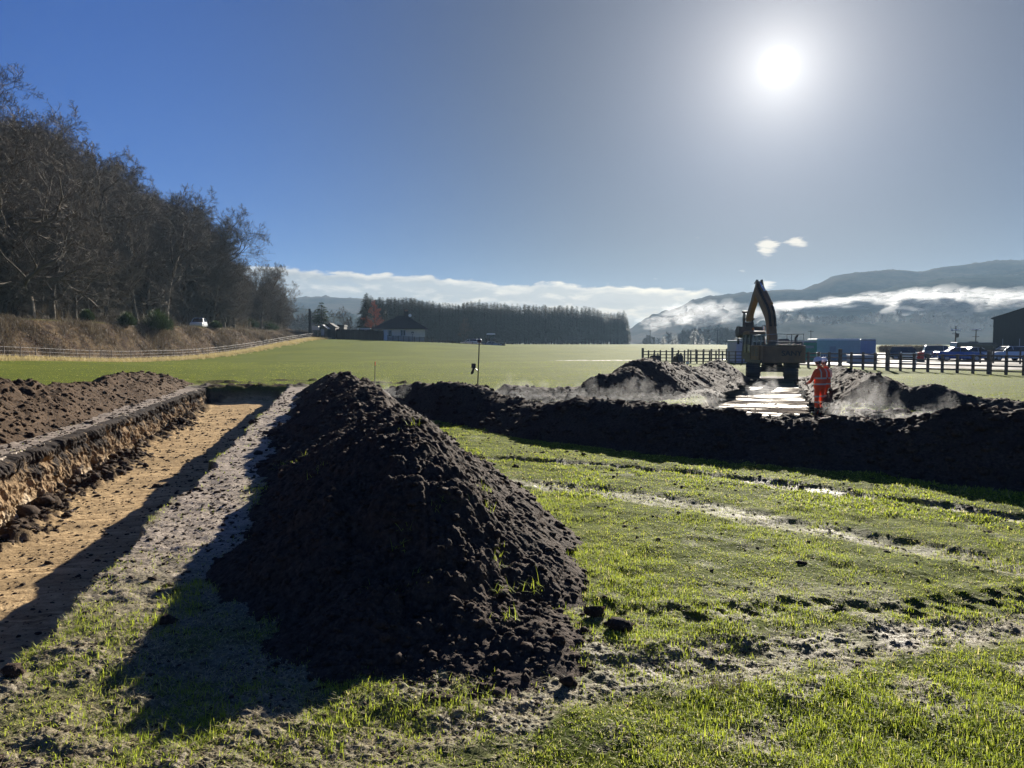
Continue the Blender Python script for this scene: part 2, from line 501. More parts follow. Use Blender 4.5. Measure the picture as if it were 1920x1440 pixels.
def ground_z(x, y, L=None, fine=True):
    if L is None: L = ground_layers(x, y)
    z = base_z(x, y)
    dist = np.hypot(x, y)
    nearw = 1 - sstep(dist, 25, 60)
    z = z + (0.02 * L['nf'] + 0.02 * fbm(x, y, 2.2, 2, 51)) * nearw * (1 - 0.7 * L['t1']) * (1 - L['t2'])
    z = z - L['rut'] * nearw
    z = z - L['t1'] * (t1_depth(L['s1']) + 0.015 * L['nf']) - L['t2'] * 0.45
    if fine:
        near = 1 - sstep(dist, 12, 26)
        rough = np.clip(L['mud'] * 0.7 + L['dark'] + 0.2, 0, 1.2) * (1 - 0.75 * L['strip'])
        z = z + near * rough * (lumps(x, y, 0.17, 61, 0.3, 0.22) + lumps(x, y, 0.07, 64, 0.6, 0.38) + lumps(x, y, 0.032, 67, 0.8, 0.6) * (dist < 11) - 0.012)
        z = z + near * L['strip'] * 0.010 * fbm(x * 0.6, y * 3.0, 7.0, 3, 68)
        dent = lumps(x + 5, y, 0.42, 71, 0.55, 0.5) + lumps(x, y + 9, 0.2, 74, 0.5, 0.45)
        z = z - near * (1 - L['t1']) * (1 - sstep(y, 5.0, 9.0)) * dent * (0.035 + 0.13 * np.clip(L['mud'], 0, 1)) * (1 - 0.6 * L['strip'])
        z = z + L['foot'] * nearw * (0.03 + lumps(x, y, 0.3, 81, 0.8, 0.6) + lumps(x, y, 0.12, 84, 0.8, 0.6))
        z = z + L['dark'] * nearw * (1 - L['t1']) * (lumps(x, y, 0.55, 91, 0.6, 0.4) + lumps(x, y, 0.22, 94, 0.7, 0.4))
    return z

def gz1(x, y):
    return float(ground_z(np.array([float(x)]), np.array([float(y)]), None, False)[0])


# ------------------------------------------------------------------ ground material
def m_ground():
    m = bpy.data.materials.new('field_ground'); m.use_nodes = True
    t = NT(m.node_tree); b = t.n['Principled BSDF']
    tc = t.n.new('ShaderNodeTexCoord'); ob = tc.outputs['Object']
    big = t.noise(ob, 0.11, 3, 0.5); mid = t.noise(ob, 1.3, 5, 0.6); fine = t.noise(ob, 14, 5, 0.62); vf = t.noise(ob, 48, 4, 0.65)
    drill = t.noise(t.vmath('MULTIPLY', ob, (0.22, 2.2, 1)), 1.0, 3, 0.6)
    g = t.mix(t.rng(fine, 0.3, 0.7), (0.034, 0.050, 0.004), (0.094, 0.112, 0.009))
    g = t.mix(t.math('MULTIPLY', t.rng(mid, 0.45, 0.75), 0.4), g, (0.10, 0.10, 0.014))
    g = t.mix(t.math('MULTIPLY', t.rng(drill, 0.45, 0.55), 0.85), g, (0.040, 0.058, 0.006))
    g = t.mix(t.math('MULTIPLY', t.rng(big, 0.45, 0.62), 0.4), g, (0.115, 0.128, 0.012))
    g = t.mix(t.rng(vf, 0.5, 0.62, 0, 0.5), g, (0.03, 0.035, 0.012))
    mudc = t.mix(t.rng(fine, 0.3, 0.7), (0.09, 0.07, 0.045), (0.30, 0.245, 0.165))
    mudc = t.mix(t.math('MULTIPLY', t.rng(mid, 0.4, 0.7), 0.5), mudc, (0.14, 0.11, 0.072))
    mudc = t.mix(t.rng(vf, 0.52, 0.62, 0, 0.75), mudc, (0.045, 0.034, 0.024))
    mudc = t.mix(t.rng(vf, 0.40, 0.33, 0, 0.8), mudc, (0.42, 0.36, 0.24))
    stv = t.noise(t.vmath('MULTIPLY', ob, (1.2, 6.0, 1)), 1.6, 5, 0.65)
    stripc = t.mix(t.rng(stv, 0.30, 0.60), (0.10, 0.078, 0.056), (0.34, 0.275, 0.215))
    stripc = t.mix(t.math('MULTIPLY', t.rng(fine, 0.5, 0.75), 0.5), stripc, (0.06, 0.05, 0.04))
    stripc = t.mix(t.rng(vf, 0.54, 0.64, 0, 0.7), stripc, (0.05, 0.04, 0.032))
    # trench one: floor, and the cut face by height
    geo = t.n.new('ShaderNodeNewGeometry')
    sn = t.n.new('ShaderNodeSeparateXYZ'); t.l.new(geo.outputs['True Normal'], sn.inputs[0])
    sp = t.n.new('ShaderNodeSeparateXYZ'); t.l.new(geo.outputs['Position'], sp.inputs[0])
    mp = t.n.new('ShaderNodeMapping'); mp.inputs['Rotation'].default_value = (0, 0, R(-13.5)); t.l.new(ob, mp.inputs[0])
    rot = mp.outputs[0]
    scr = t.noise(t.vmath('MULTIPLY', rot, (1.5, 4.2, 1)), 2.0, 6, 0.68, 0.7)
    scr2 = t.noise(t.vmath('MULTIPLY', rot, (0.35, 1.3, 1)), 1.5, 3, 0.6)
    clay = t.mix(t.rng(scr, 0.36, 0.56), (0.20, 0.132, 0.068), (0.52, 0.37, 0.20))
    clay = t.mix(t.math('MULTIPLY', t.rng(scr2, 0.42, 0.62), 0.65), clay, (0.26, 0.185, 0.10))
    clay = t.mix(t.rng(vf, 0.56, 0.66, 0, 0.6), clay, (0.08, 0.055, 0.035))
    clay = t.mix(t.math('MULTIPLY', t.rng(fine, 0.58, 0.7), 0.75), clay, (0.05, 0.033, 0.022))
    streak = t.noise(t.vmath('MULTIPLY', ob, (9, 9, 1.3)), 1.6, 6, 0.68, 0.6)
    face = t.mix(t.rng(streak, 0.35, 0.65), (0.055, 0.032, 0.018), (0.36, 0.225, 0.12))
    up = t.math('ADD', sp.outputs[2], t.math('MULTIPLY', t.math('SUBTRACT', streak, 0.5), 0.75))
    face = t.mix(t.rng(up, -0.60, -0.28, 0, 1, True), face, (0.03, 0.022, 0.017))
    face = t.mix(t.rng(up, -0.86, -1.08, 0, 0.75, True), face, (0.55, 0.43, 0.28))
    steep = t.rng(sn.outputs[2], 0.75, 0.45, 0, 1)
    inT1 = t.rng(sp.outputs[2], -0.06, -0.16)
    dirt = t.mix(t.rng(fine, 0.35, 0.65), (0.022, 0.016, 0.012), (0.07, 0.052, 0.038))
    mp2 = t.n.new('ShaderNodeMapping'); mp2.inputs['Rotation'].default_value = (0, 0, R(20.3)); t.l.new(ob, mp2.inputs[0])
    bars = t.noise(t.vmath('MULTIPLY', mp2.outputs[0], (0.35, 1.9, 1)), 1.0, 5, 0.6)
    barm = t.rng(bars, 0.47, 0.56)
    wet = t.mix(barm, (0.045, 0.033, 0.027), (0.34, 0.25, 0.15))
    bank = t.mix(t.rng(t.noise(ob, 0.8, 5, 0.65), 0.4, 0.6), (0.05, 0.033, 0.025), (0.12, 0.085, 0.05))
    wood = t.mix(t.rng(mid, 0.4, 0.6), (0.035, 0.024, 0.015), (0.085, 0.055, 0.03))
    c = t.mix(t.math('MULTIPLY', t.attr('mud'), 1.0), g, mudc)
    c = t.mix(t.attr('strip'), c, stripc)
    c = t.mix(t.attr('bank'), c, bank)
    c = t.mix(t.attr('wood'), c, wood)
    c = t.mix(t.math('MULTIPLY', inT1, t.math('MAXIMUM', t.attr('t1'), steep)), c, t.mix(steep, clay, face))
    c = t.mix(t.math('MULTIPLY', t.attr('t1'), 0.9), c, t.mix(steep, clay, face))
    c = t.mix(t.attr('t2'), c, wet)
    c = t.mix(t.attr('dark'), c, dirt)
    t.l.new(c, b.inputs['Base Color'])
    ro = t.mix(t.attr('mud'), (0.9, 0.9, 0.9), t.mix(t.rng(mid, 0.35, 0.6), (0.85, 0.85, 0.85), (0.58, 0.58, 0.58)))
    ro = t.mix(t.attr('strip'), ro, t.mix(t.rng(stv, 0.3, 0.6), (0.85, 0.85, 0.85), (0.55, 0.55, 0.55)))
    ro = t.mix(t.attr('t2'), ro, t.mix(barm, (0.95, 0.95, 0.95), (0.52, 0.52, 0.52)))
    ro = t.mix(t.attr('dark'), ro, (0.85, 0.85, 0.85))
    t.l.new(ro, b.inputs['Roughness'])
    h = t.math('ADD', t.math('MULTIPLY', fine, 0.5), t.math('MULTIPLY', vf, 0.22))
    h2 = t.math('ADD', h, t.math('MULTIPLY', scr, t.math('MULTIPLY', t.math('MAXIMUM', t.attr('t2'), t.math('MULTIPLY', t.attr('t1'), 0.4)), 0.9)))
    t.l.new(t.bump(h2, 0.055, 0.8), b.inputs['Normal'])
    b.inputs['Specular IOR Level'].default_value = 0.35
    spv = t.mix(t.attr('t2'), (1, 1, 1), t.mix(barm, (0.015, 0.015, 0.015), (0.10, 0.10, 0.10)))
    t.l.new(t.mix(1.0, spv, t.mix(t.math('MAXIMUM', t.attr('t2'), t.math('MAXIMUM', t.attr('mud'), t.attr('strip'))), (0.02, 0.02, 0.02), (0.2, 0.2, 0.2)), 'MULTIPLY'), b.inputs['Specular IOR Level'])
    # sheen: the low sun catching countless short blades
    gr = t.math('SUBTRACT', 1.0, t.math('MAXIMUM', t.math('MAXIMUM', t.attr('mud'), t.attr('strip')), t.math('MAXIMUM', t.math('MAXIMUM', t.attr('t1'), t.attr('t2')), t.math('MAXIMUM', t.attr('dark'), t.attr('wood')))), clamp=True)
    gr = t.math('MULTIPLY', gr, t.math('SUBTRACT', 1.0, t.attr('bank')))
    t.l.new(t.math('MULTIPLY', gr, 0.05), b.inputs['Sheen Weight'])
    b.inputs['Sheen Roughness'].default_value = 0.45
    b.inputs['Sheen Tint'].default_value = (0.75, 0.85, 0.25, 1)
    return m
M_GROUND = m_ground()

# rows by distance, columns by bearing
rows = [1.2]
while rows[-1] < 9000:
    d = rows[-1]
    if d < 40: st = min(max(d * d / (CAMZ * 741) * 0.75, 0.0045), 0.09 if d < 26 else 0.2)
    elif d < 200: st = d * 0.008
    else: st = d * 0.05
    rows.append(d + st)
rows = np.array(rows)
cols = np.concatenate([np.radians(np.linspace(-180, -62, 40)[:-1]), np.radians(np.arange(-62, -44, 0.17)), np.radians(np.arange(-44, 38.0, 0.088)), np.radians(np.arange(38.0, 62.0, 0.17)), np.radians(np.linspace(62.1, 180, 40))])
RR, AA = np.meshgrid(rows, cols, indexing='ij')
GX = RR * np.sin(AA); GY = RR * np.cos(AA)
x = GX.ravel(); y = GY.ravel()
GL = ground_layers(x, y)
gzv = ground_z(x, y, GL)
run = sstep(y, 10, 20) * (1 - sstep(y, 150, 190))
GL['bank'] = sstep(-x, 37.6 + 0.9, 39.4) * (1 - sstep(-x, 42.7, 43.3)) * run
GL['bank'] = np.maximum(GL['bank'], sstep(-x - 0.35 * GL['nz'], 37.4, 38.3) * (1 - sstep(-x, 42.7, 43.3)) * run)
GL['wood'] = sstep(-x, 50.3, 51.5) * (1 - sstep(y, 230, 320))
nr, nc = RR.shape
idx = np.arange(nr * nc).reshape(nr, nc)
Fq = np.stack([idx[:-1, :-1], idx[:-1, 1:], idx[1:, 1:], idx[1:, :-1]], -1).reshape(-1, 4)[:, ::-1]
V = np.stack([x, y, gzv], 1)
# close the hole under the camera
V = np.vstack([V, [[0, 0, float(base_z(np.array([0.]), np.array([0.]))[0])]]])
ci = len(V) - 1
fan = np.stack([np.full(nc - 1, ci), idx[0, 1:], idx[0, :-1]], 1)
ga = {k: np.append(GL[k], 0) for k in ('mud', 'strip', 't1', 't2', 'dark', 'bank', 'wood')}
g_me = np_mesh('field', V, [Fq, fan], True, ga)
ground = link('field', g_me, m=M_GROUND)
tag(ground, 'green grass field with muddy wheel ruts, cut by two stripped trenches', 'field', kind='structure')
print('ground', len(V), round(time.time() - T0, 1))
ss = np.arange(-3.0, 23.6, 0.013); vv = np.linspace(0, 1, 58)
SS, VV = np.meshgrid(ss, vv, indexing='ij')
wl_ = 0.10 * fbm(SS, SS * 0, 0.5, 2, 31) + 0.06 * fbm(SS, SS * 0, 2.2, 3, 32) + 0.07 * np.abs(fbm(SS, SS * 0, 5.0, 4, 38))
dep = t1_depth(SS) + 0.06
ZZ = -dep * VV
disp = 0.05 + 0.11 * np.abs(fbm(SS, ZZ * 0.8, 1.7, 4, 401)) + 0.06 * fbm(SS, ZZ * 1.3, 6.0, 4, 403) + 0.10 * VV + 0.035 * lumps(SS, ZZ, 0.16, 405, .8, 6) + 0.05 * (np.abs(fbm(SS + 0.3 * ZZ, ZZ * 0.25, 9.0, 3, 407)))
# undercut below the root mat, crumbly ledge near the foot
disp -= 0.05 * np.exp(-((ZZ + 0.24) / 0.07) ** 2)
cap = VV < 0.03
tt = T1W + wl_ - disp * sstep(VV, 0.0, 0.045)
tt = np.where(VV < 0.001, T1W + wl_ + 0.12, tt)
X_ = T1P[0] + T1D[0] * SS + T1N[0] * tt; Y_ = T1P[1] + T1D[1] * SS + T1N[1] * tt
Z_ = base_z(X_, Y_) + ZZ - 0.07 * sstep(fbm(SS, SS * 0, 1.2, 3, 411), 0.08, 0.4) * (1 - VV) * (VV > .001) + 0.02 * sstep(-VV, -0.1, 0) + 0.012 * fbm(SS, SS * 0, 11, 2, 409)
ids = np.arange(SS.size).reshape(SS.shape)
Ff = np.stack([ids[:-1, :-1], ids[1:, :-1], ids[1:, 1:], ids[:-1, 1:]], -1).reshape(-1, 4)
def m_face():
    m = bpy.data.materials.new('cut_earth'); m.use_nodes = True
    t = NT(m.node_tree); b = t.n['Principled BSDF']
    tc = t.n.new('ShaderNodeTexCoord'); ob = tc.outputs['Object']
    sp = t.n.new('ShaderNodeSeparateXYZ'); t.l.new(ob, sp.inputs[0])
    streak = t.noise(t.vmath('MULTIPLY', ob, (7, 7, 1.6)), 1.8, 6, 0.7, 0.8)
    blot = t.noise(ob, 2.2, 5, 0.6); vf = t.noise(ob, 45, 4, 0.65)
    c = t.mix(t.rng(streak, 0.36, 0.62), (0.075, 0.048, 0.026), (0.37, 0.25, 0.135))
    up = t.math('ADD', sp.outputs[2], t.math('ADD', t.math('MULTIPLY', t.math('SUBTRACT', streak, 0.5), 1.0), t.math('MULTIPLY', t.math('SUBTRACT', blot, 0.5), 2.3)))
    c = t.mix(t.rng(up, -0.50, -0.20, 0, 1, True), c, (0.028, 0.020, 0.016))
    c = t.mix(t.rng(up, -0.86, -0.98, 0, 0.8, True), c, (0.55, 0.44, 0.30))
    c = t.mix(t.rng(vf, 0.54, 0.66, 0, 0.6), c, (0.03, 0.022, 0.016))
    t.l.new(c, b.inputs['Base Color']); b.inputs['Roughness'].default_value = 0.9; b.inputs['Specular IOR Level'].default_value = 0.1
    t.l.new(t.bump(t.math('ADD', streak, t.math('MULTIPLY', vf, 0.4)), 0.03, 0.9), b.inputs['Normal'])
    return m
fo = link('trench_face', np_mesh('trench_face', np.stack([X_.ravel(), Y_.ravel(), Z_.ravel()], 1), Ff, False), m=m_face())
tag(fo, 'cut earth face of the left trench, dark topsoil over brown subsoil', 'trench face', kind='structure')


# ------------------------------------------------------------------ soil mounds
def m_soil(name, c0, c1, c2, rough=0.88):
    m = bpy.data.materials.new(name); m.use_nodes = True
    t = NT(m.node_tree); b = t.n['Principled BSDF']
    tc = t.n.new('ShaderNodeTexCoord'); ob = tc.outputs['Object']
    a = t.noise(ob, 1.7, 5, 0.6); f = t.noise(ob, 22, 5, 0.65); v = t.noise(ob, 90, 3, 0.6)
    c = t.mix(t.rng(f, 0.33, 0.68), c0, c1)
    c = t.mix(t.math('MULTIPLY', t.rng(a, 0.45, 0.68), 0.7), c, c2)
    t.l.new(c, b.inputs['Base Color'])
    b.inputs['Roughness'].default_value = rough
    b.inputs['Specular IOR Level'].default_value = 0.07
    t.l.new(t.bump(t.math('ADD', f, t.math('MULTIPLY', v, 0.4)), 0.03, 0.9), b.inputs['Normal'])
    return m
M_TOPSOIL = m_soil('dark_topsoil', (0.022, 0.0150, 0.011), (0.090, 0.063, 0.046), (0.046, 0.032, 0.024))
M_SUBSOIL = m_soil('brown_subsoil', (0.024, 0.016, 0.011), (0.110, 0.068, 0.038), (0.05, 0.032, 0.019))

def heap_h(x, y, pts, seed, rough=1.0):
    d, ex, sd, al = segdist(x, y, pts)
    h = ex[..., 0]; hw = ex[..., 1]
    wob = 1 + 0.22 * fbm(x, y, 0.55, 3, seed)
    q = d / (hw * wob)
    h = h * (1 + 0.20 * fbm(al, sd, 0.45, 2, seed + 5))
    prof = np.where(q < 0.18, 1 - q * q * 1.6, 1.0 - 0.052 - (q - 0.18) * 1.09)
    prof = np.where(q > 0.85, np.maximum(prof, -1) * 0.8 + 0.03 * (1 - q), prof)
    z = h * prof
    # slumps run down the flank
    z = z + 0.13 * fbm(x, y, 0.9, 3, seed + 9) * np.clip(prof + 0.1, 0, 1) * np.minimum(h, 1)
    return z, prof

def make_heap(name, pts, seed, mat, a0, a1, d0, d1, da, dd, label, cat='soil mound', rough=1.0, group=None, detail=True):
    n_r = int(math.log(d1 / d0) / dd) + 2
    rr = d0 * np.exp(np.arange(n_r) * dd)
    aa = np.radians(np.arange(a0, a1, math.degrees(da)))
    RRr, AAa = np.meshgrid(rr, aa, indexing='ij')
    X = RRr * np.sin(AAa); Y = RRr * np.cos(AAa)
    # shift the sampling about a little so that no row reads as a line
    X = X + 0.25 * RRr * da * (_h(X * 997, Y * 991, 5) - 0.5); Y = Y + 0.25 * RRr * dd * (_h(X * 613, Y * 719, 6) - 0.5)
    z, prof = heap_h(X, Y, pts, seed)
    bz = base_z(X, Y)
    s1, t1 = trench_st(X, Y, T1P, T1D, T1N)
    k = np.clip(prof + 0.25, 0, 1) * rough
    dist = np.hypot(X, Y)
    z = z + k * (lumps(X, Y, 0.62, seed + 20, 0.45, 0.26) * (1 if detail else .8) + lumps(X, Y, 0.30, seed + 24, 0.5, 0.34)) * (0.6 + 0.6 * sstep(fbm(X, Y, 0.8, 2, seed + 40), -.3, .4))
    if detail:
        z = z + k * (lumps(X, Y, 0.13, seed + 28, 0.65, 0.42) * (0.5 + 0.8 * sstep(fbm(X, Y, 1.5, 2, seed + 41), -.3, .3)) + 0.9 * lumps(X, Y, 0.06, seed + 32, 0.9, 0.75) * (dist < 22) + 0.8 * lumps(X, Y, 0.028, seed + 36, 0.9, 0.8) * (dist < 10) - 0.04)
    else:
        z = z + k * (lumps(X, Y, 0.14, seed + 28, 0.8, 0.6) - 0.02)
    ids = np.arange(X.size).reshape(X.shape)
    Fh = np.stack([ids[:-1, :-1], ids[1:, :-1], ids[1:, 1:], ids[:-1, 1:]], -1).reshape(-1, 4)[:, ::-1]
    keep = (z > -0.10) & (prof > -0.3)
    keep = keep.ravel()
    fk = keep[Fh].all(1)
    Fh = Fh[fk][:, ::-1]
    used = np.zeros(X.size, bool); used[Fh.ravel()] = True
    remap = np.cumsum(used) - 1
    Vh = np.stack([X.ravel(), Y.ravel(), (z + bz).ravel()], 1)[used]
    Fh = remap[Fh]
    # loose crumbs lying on the flanks and about the foot
    rg = np.random.default_rng(seed)
    fx = Vh[rg.integers(0, len(Vh), 5200 if detail else 1500)]
    fd = np.hypot(fx[:, 0], fx[:, 1])
    Vc, Fc = crumbs(fx, np.minimum(np.exp(rg.normal(-4.0, 0.55, len(fx))), 0.055) * np.clip(fd / 7, 0.8, 1.8), seed)
    me = np_mesh(name, np.vstack([Vh, Vc]), [Fh, Fc + len(Vh)], True)
    ctr = np.array(pts)[:, :2].mean(0)
    o = link(name, me, m=mat)
    tag(o, label, cat, group)
    return o

_ico = None
def crumbs(Pn, size, seed, squash=0.75):
    """many small angular lumps in one mesh"""
    global _ico
    if _ico is None:
        t = (1 + 5 ** .5) / 2
        v = np.array([(-1, t, 0), (1, t, 0), (-1, -t, 0), (1, -t, 0), (0, -1, t), (0, 1, t), (0, -1, -t), (0, 1, -t), (t, 0, -1), (t, 0, 1), (-t, 0, -1), (-t, 0, 1)], float)
        v /= np.linalg.norm(v, axis=1)[:, None]
        f = np.array([(0, 11, 5), (0, 5, 1), (0, 1, 7), (0, 7, 10), (0, 10, 11), (1, 5, 9), (5, 11, 4), (11, 10, 2), (10, 7, 6), (7, 1, 8), (3, 9, 4), (3, 4, 2), (3, 2, 6), (3, 6, 8), (3, 8, 9), (4, 9, 5), (2, 4, 11), (6, 2, 10), (8, 6, 7), (9, 8, 1)])
        _ico = (v, f)
    v, f = _ico
    rg = np.random.default_rng(seed + 77)
    n = len(Pn)
    j = rg.uniform(0.62, 1.25, (n, 12, 1))
    sc = rg.uniform(0.7, 1.3, (n, 1, 3)); sc[:, :, 2] *= squash
    a = rg.uniform(0, 6.28, n); ca, sa = np.cos(a), np.sin(a)
    q = v[None] * j * sc
    qx = q[..., 0] * ca[:, None] - q[..., 1] * sa[:, None]; qy = q[..., 0] * sa[:, None] + q[..., 1] * ca[:, None]
    q = np.stack([qx, qy, q[..., 2]], -1) * np.asarray(size)[:, None, None] + np.asarray(Pn)[:, None, :]
    F = (f[None] + (np.arange(n) * 12)[:, None, None]).reshape(-1, 3)
    return q.reshape(-1, 3), F

HEAP1 = [(-0.55, 5.0, 0.28, 0.95), (-0.7, 5.8, 0.78, 1.45), (-0.98, 6.9, 1.06, 1.66), (-1.3, 8.2, 0.98, 1.64), (-1.85, 10.5, 0.90, 1.66), (-2.85, 14, 0.92, 1.6), (-4.35, 20, 0.93, 1.45), (-5.8, 25, 0.84, 1.35), (-6.9, 28.5, 0.5, 1.2)]
make_heap('soil_mound', HEAP1, 100, M_TOPSOIL, -23, 11.5, 3.1, 31, 0.0016, 0.0016, 'long dark topsoil mound running from the foreground beside the left trench', detail=True, rough=1.0)
HEAP2 = [(-4.2, 22.5, .35, 1.2), (-2.6, 20.8, .75, 1.3), (-1.3, 19.4, .84, 1.35), (0.1, 17.5, .56, 1.2), (.95, 15.9, .62, 1.25), (2.2, 14.8, .78, 1.3), (3.5, 13.6, .72, 1.3), (4.5, 12.8, .54, 1.2), (5.4, 12.1, .66, 1.25), (6.0, 11.6, .58, 1.2), (6.9, 10.9, .84, 1.35), (8, 9.9, .92, 1.4), (9.8, 8.7, .84, 1.4)]
make_heap('soil_mound', HEAP2, 200, M_TOPSOIL, -16, 48, 7.5, 25, 0.0019, 0.0019, 'dark shaded topsoil bank crossing the grass from the centre to the edge', rough=0.5)
HEAP3 = [(-.6, 23.2, .35, 1.1), (-.25, 23.2, .66, 1.2), (1.0, 23.8, .45, 1.2), (2.4, 24.2, .5, 1.3), (3.7, 25.2, .95, 1.7), (4.7, 26.6, 1.22, 1.9), (5.7, 28.5, 1.22, 2.0), (7.4, 31.5, .68, 1.6), (9.0, 35, .78, 1.6), (10.7, 39, .85, 1.6), (12, 42, .68, 1.5), (13, 44.6, .2, 1.2)]
make_heap('soil_mound', HEAP3, 300, M_TOPSOIL, -5, 22, 20, 48, 0.0022, 0.0022, 'steaming topsoil mound on the near side of the fence, left of the digger trench', rough=0.7, detail=False)
HEAP4 = [(17.6, 42, .2, 1.1), (16.4, 38, .5, 1.3), (15.0, 34, .65, 1.4), (13.8, 30, .72, 1.5), (12.6, 26.8, .66, 1.5), (11.6, 24.2, .72, 1.4), (11.35, 22.8, .8, 1.3), (11.7, 21.9, .55, 1.1), (12.2, 21.3, .72, 1.2), (12.8, 20.6, .4, 1.0), (13.3, 19.9, .3, 1.0), (14.2, 18.9, .25, 0.9), (16, 17.3, .2, .9)]
make_heap('soil_mound', HEAP4, 400, M_TOPSOIL, 16, 45, 15, 44, 0.0022, 0.0022, 'steaming topsoil mounds behind the two people in orange, right of the digger trench', rough=0.7, detail=False)
HEAP5 = [(-10.0, 8.5, 1.05, 1.7), (-10.7, 11.5, 1.05, 1.75), (-11.4, 14.5, 1.02, 1.75), (-12.1, 17.5, 1.0, 1.75), (-12.7, 20.5, .70, 1.5), (-13.3, 23.5, .62, 1.4), (-14.1, 27, .74, 1.5), (-14.9, 30.5, .60, 1.35), (-15.3, 32.5, .35, 1.1)]
make_heap('soil_mound', HEAP5, 500, M_SUBSOIL, -50, -19, 8, 36, 0.0022, 0.0022, 'brown sunlit subsoil mound along the left lip of the orange trench', rough=1.0, detail=True)
print('heaps', round(time.time() - T0, 1))

# ------------------------------------------------------------------ trees
def seg_mesh(name, segs, sides=5):
    """segs: rows (x0,y0,z0,x1,y1,z1,r0,r1) -> tapered open tubes in one mesh"""
    s = np.asarray(segs, float)
    if len(s) == 0: s = np.zeros((1, 8))
    a = s[:, :3]; b = s[:, 3:6]
    d = b - a; L = np.linalg.norm(d, axis=1, keepdims=True); d = d / np.maximum(L, 1e-6)
    up = np.where(np.abs(d[:, 2:3]) < 0.9, np.array([[0, 0, 1.]]), np.array([[1., 0, 0]]))
    u = np.cross(d, up); u /= np.maximum(np.linalg.norm(u, axis=1, keepdims=True), 1e-6); v = np.cross(d, u)
    t = np.arange(sides) * 2 * math.pi / sides
    ring = u[:, None, :] * np.cos(t)[None, :, None] + v[:, None, :] * np.sin(t)[None, :, None]
    A = a[:, None, :] + ring * s[:, 6][:, None, None]; B = b[:, None, :] + ring * s[:, 7][:, None, None]
    V = np.concatenate([A, B], 1).reshape(-1, 3)
    base = (np.arange(len(s)) * 2 * sides)[:, None]
    F = np.stack([np.stack([base[:, 0] + k, base[:, 0] + (k + 1) % sides, base[:, 0] + sides + (k + 1) % sides, base[:, 0] + sides + k], 1) for k in range(sides)], 1).reshape(-1, 4)
    return V, F

def nrm(v): return v / max(np.linalg.norm(v), 1e-9)

def grow(seed, H, spread=0.5, limbs=12, sub=(8, 8, 6), first=0.22, up=0.35, trunk_r=None, lean=(0, 0), gnarl=0.22, tmin=0.012):
    """a bare broadleaf tree -> (thick segments, thin segments)"""
    rg = np.random.default_rng(seed)
    thick = []; thin = []
    tr = trunk_r or H * 0.022
    def branch(p, d, L, r, lvl):
        n = (9, 6, 5, 3, 2)[lvl] if lvl < 5 else 2
        step = L / n
        pts = [p]
        r_end = r * (0.18 if lvl else 0.22)
        dirs = []
        for i in range(n):
            g = gnarl * (1.0 if lvl else 0.35)
            d = nrm(d + rg.normal(0, g, 3) + np.array([0, 0, up * (0.10 if lvl else 0.3)]) * (1 if lvl < 3 else 0.5))
            q = p + d * step
            ra = r + (r_end - r) * i / n; rb = r + (r_end - r) * (i + 1) / n
            (thick if ra > 0.045 else thin).append((*p, *q, max(ra, tmin), max(rb, tmin * 0.8)))
            p = q; pts.append(p); dirs.append(d)
        if lvl > len(sub): return
        cnt = limbs if lvl == 0 else sub[lvl - 1]
        for k in range(cnt):
            f = (first + (1 - first) * (k + rg.random() * 0.8) / cnt) if lvl == 0 else 0.18 + 0.82 * (k + rg.random()) / cnt
            f = min(f, 0.999)
            i = int(f * n); fr = f * n - i
            q = pts[i] * (1 - fr) + pts[i + 1] * fr
            dd = dirs[i]
            rnd = nrm(rg.normal(0, 1, 3)); side = nrm(np.cross(dd, rnd))
            if lvl == 0:
                az = k * 2.399 + rg.random() * 0.8
                side = np.array([math.cos(az), math.sin(az), 0])
                ang = R(75) * (1 - f) + R(28) * f + rg.normal(0, 0.1)
                Lc = H * spread * (1.0 - 0.62 * abs(f - 0.4)) * rg.uniform(0.75, 1.1)
                rc = tr * (1 - 0.65 * f) * 0.48
            else:
                ang = rg.uniform(0.5, 1.05)
                side = nrm(side + np.array([0, 0, 0.25]))
                Lc = L * rg.uniform(0.38, 0.62) * (1.15 - 0.55 * f)
                rc = (r + (r_end - r) * f) * 0.55
            branch(q, nrm(dd * math.cos(ang) + side * math.sin(ang)), Lc, rc, lvl + 1)
    branch(np.array([0., 0, -0.3]), nrm(np.array([lean[0], lean[1], 1.0])), H * 0.86, tr, 0)
    return thick, thin

def m_bark(name, c0, c1, transl=None):
    m = bpy.data.materials.new(name); m.use_nodes = True
    t = NT(m.node_tree); b = t.n['Principled BSDF']
    tc = t.n.new('ShaderNodeTexCoord'); oi = t.n.new('ShaderNodeObjectInfo')
    n = t.noise(tc.outputs['Object'], 1.2, 4, 0.6)
    c = t.mix(t.rng(n, 0.35, 0.65), c0, c1)
    c = t.mix(t.math('MULTIPLY', oi.outputs['Random'], 0.55), c, tuple(x * 1.7 for x in c1))
    t.l.new(c, b.inputs['Base Color']); b.inputs['Roughness'].default_value = 0.85
    b.inputs['Specular IOR Level'].default_value = 0.2
    return m
M_BARK = m_bark('bark', (0.035, 0.028, 0.022), (0.085, 0.068, 0.05))
M_TWIG = m_bark('twigs', (0.060, 0.049, 0.040), (0.105, 0.087, 0.068))
M_TWIG_RED = m_bark('red_twigs', (0.17, 0.055, 0.04), (0.26, 0.09, 0.055))
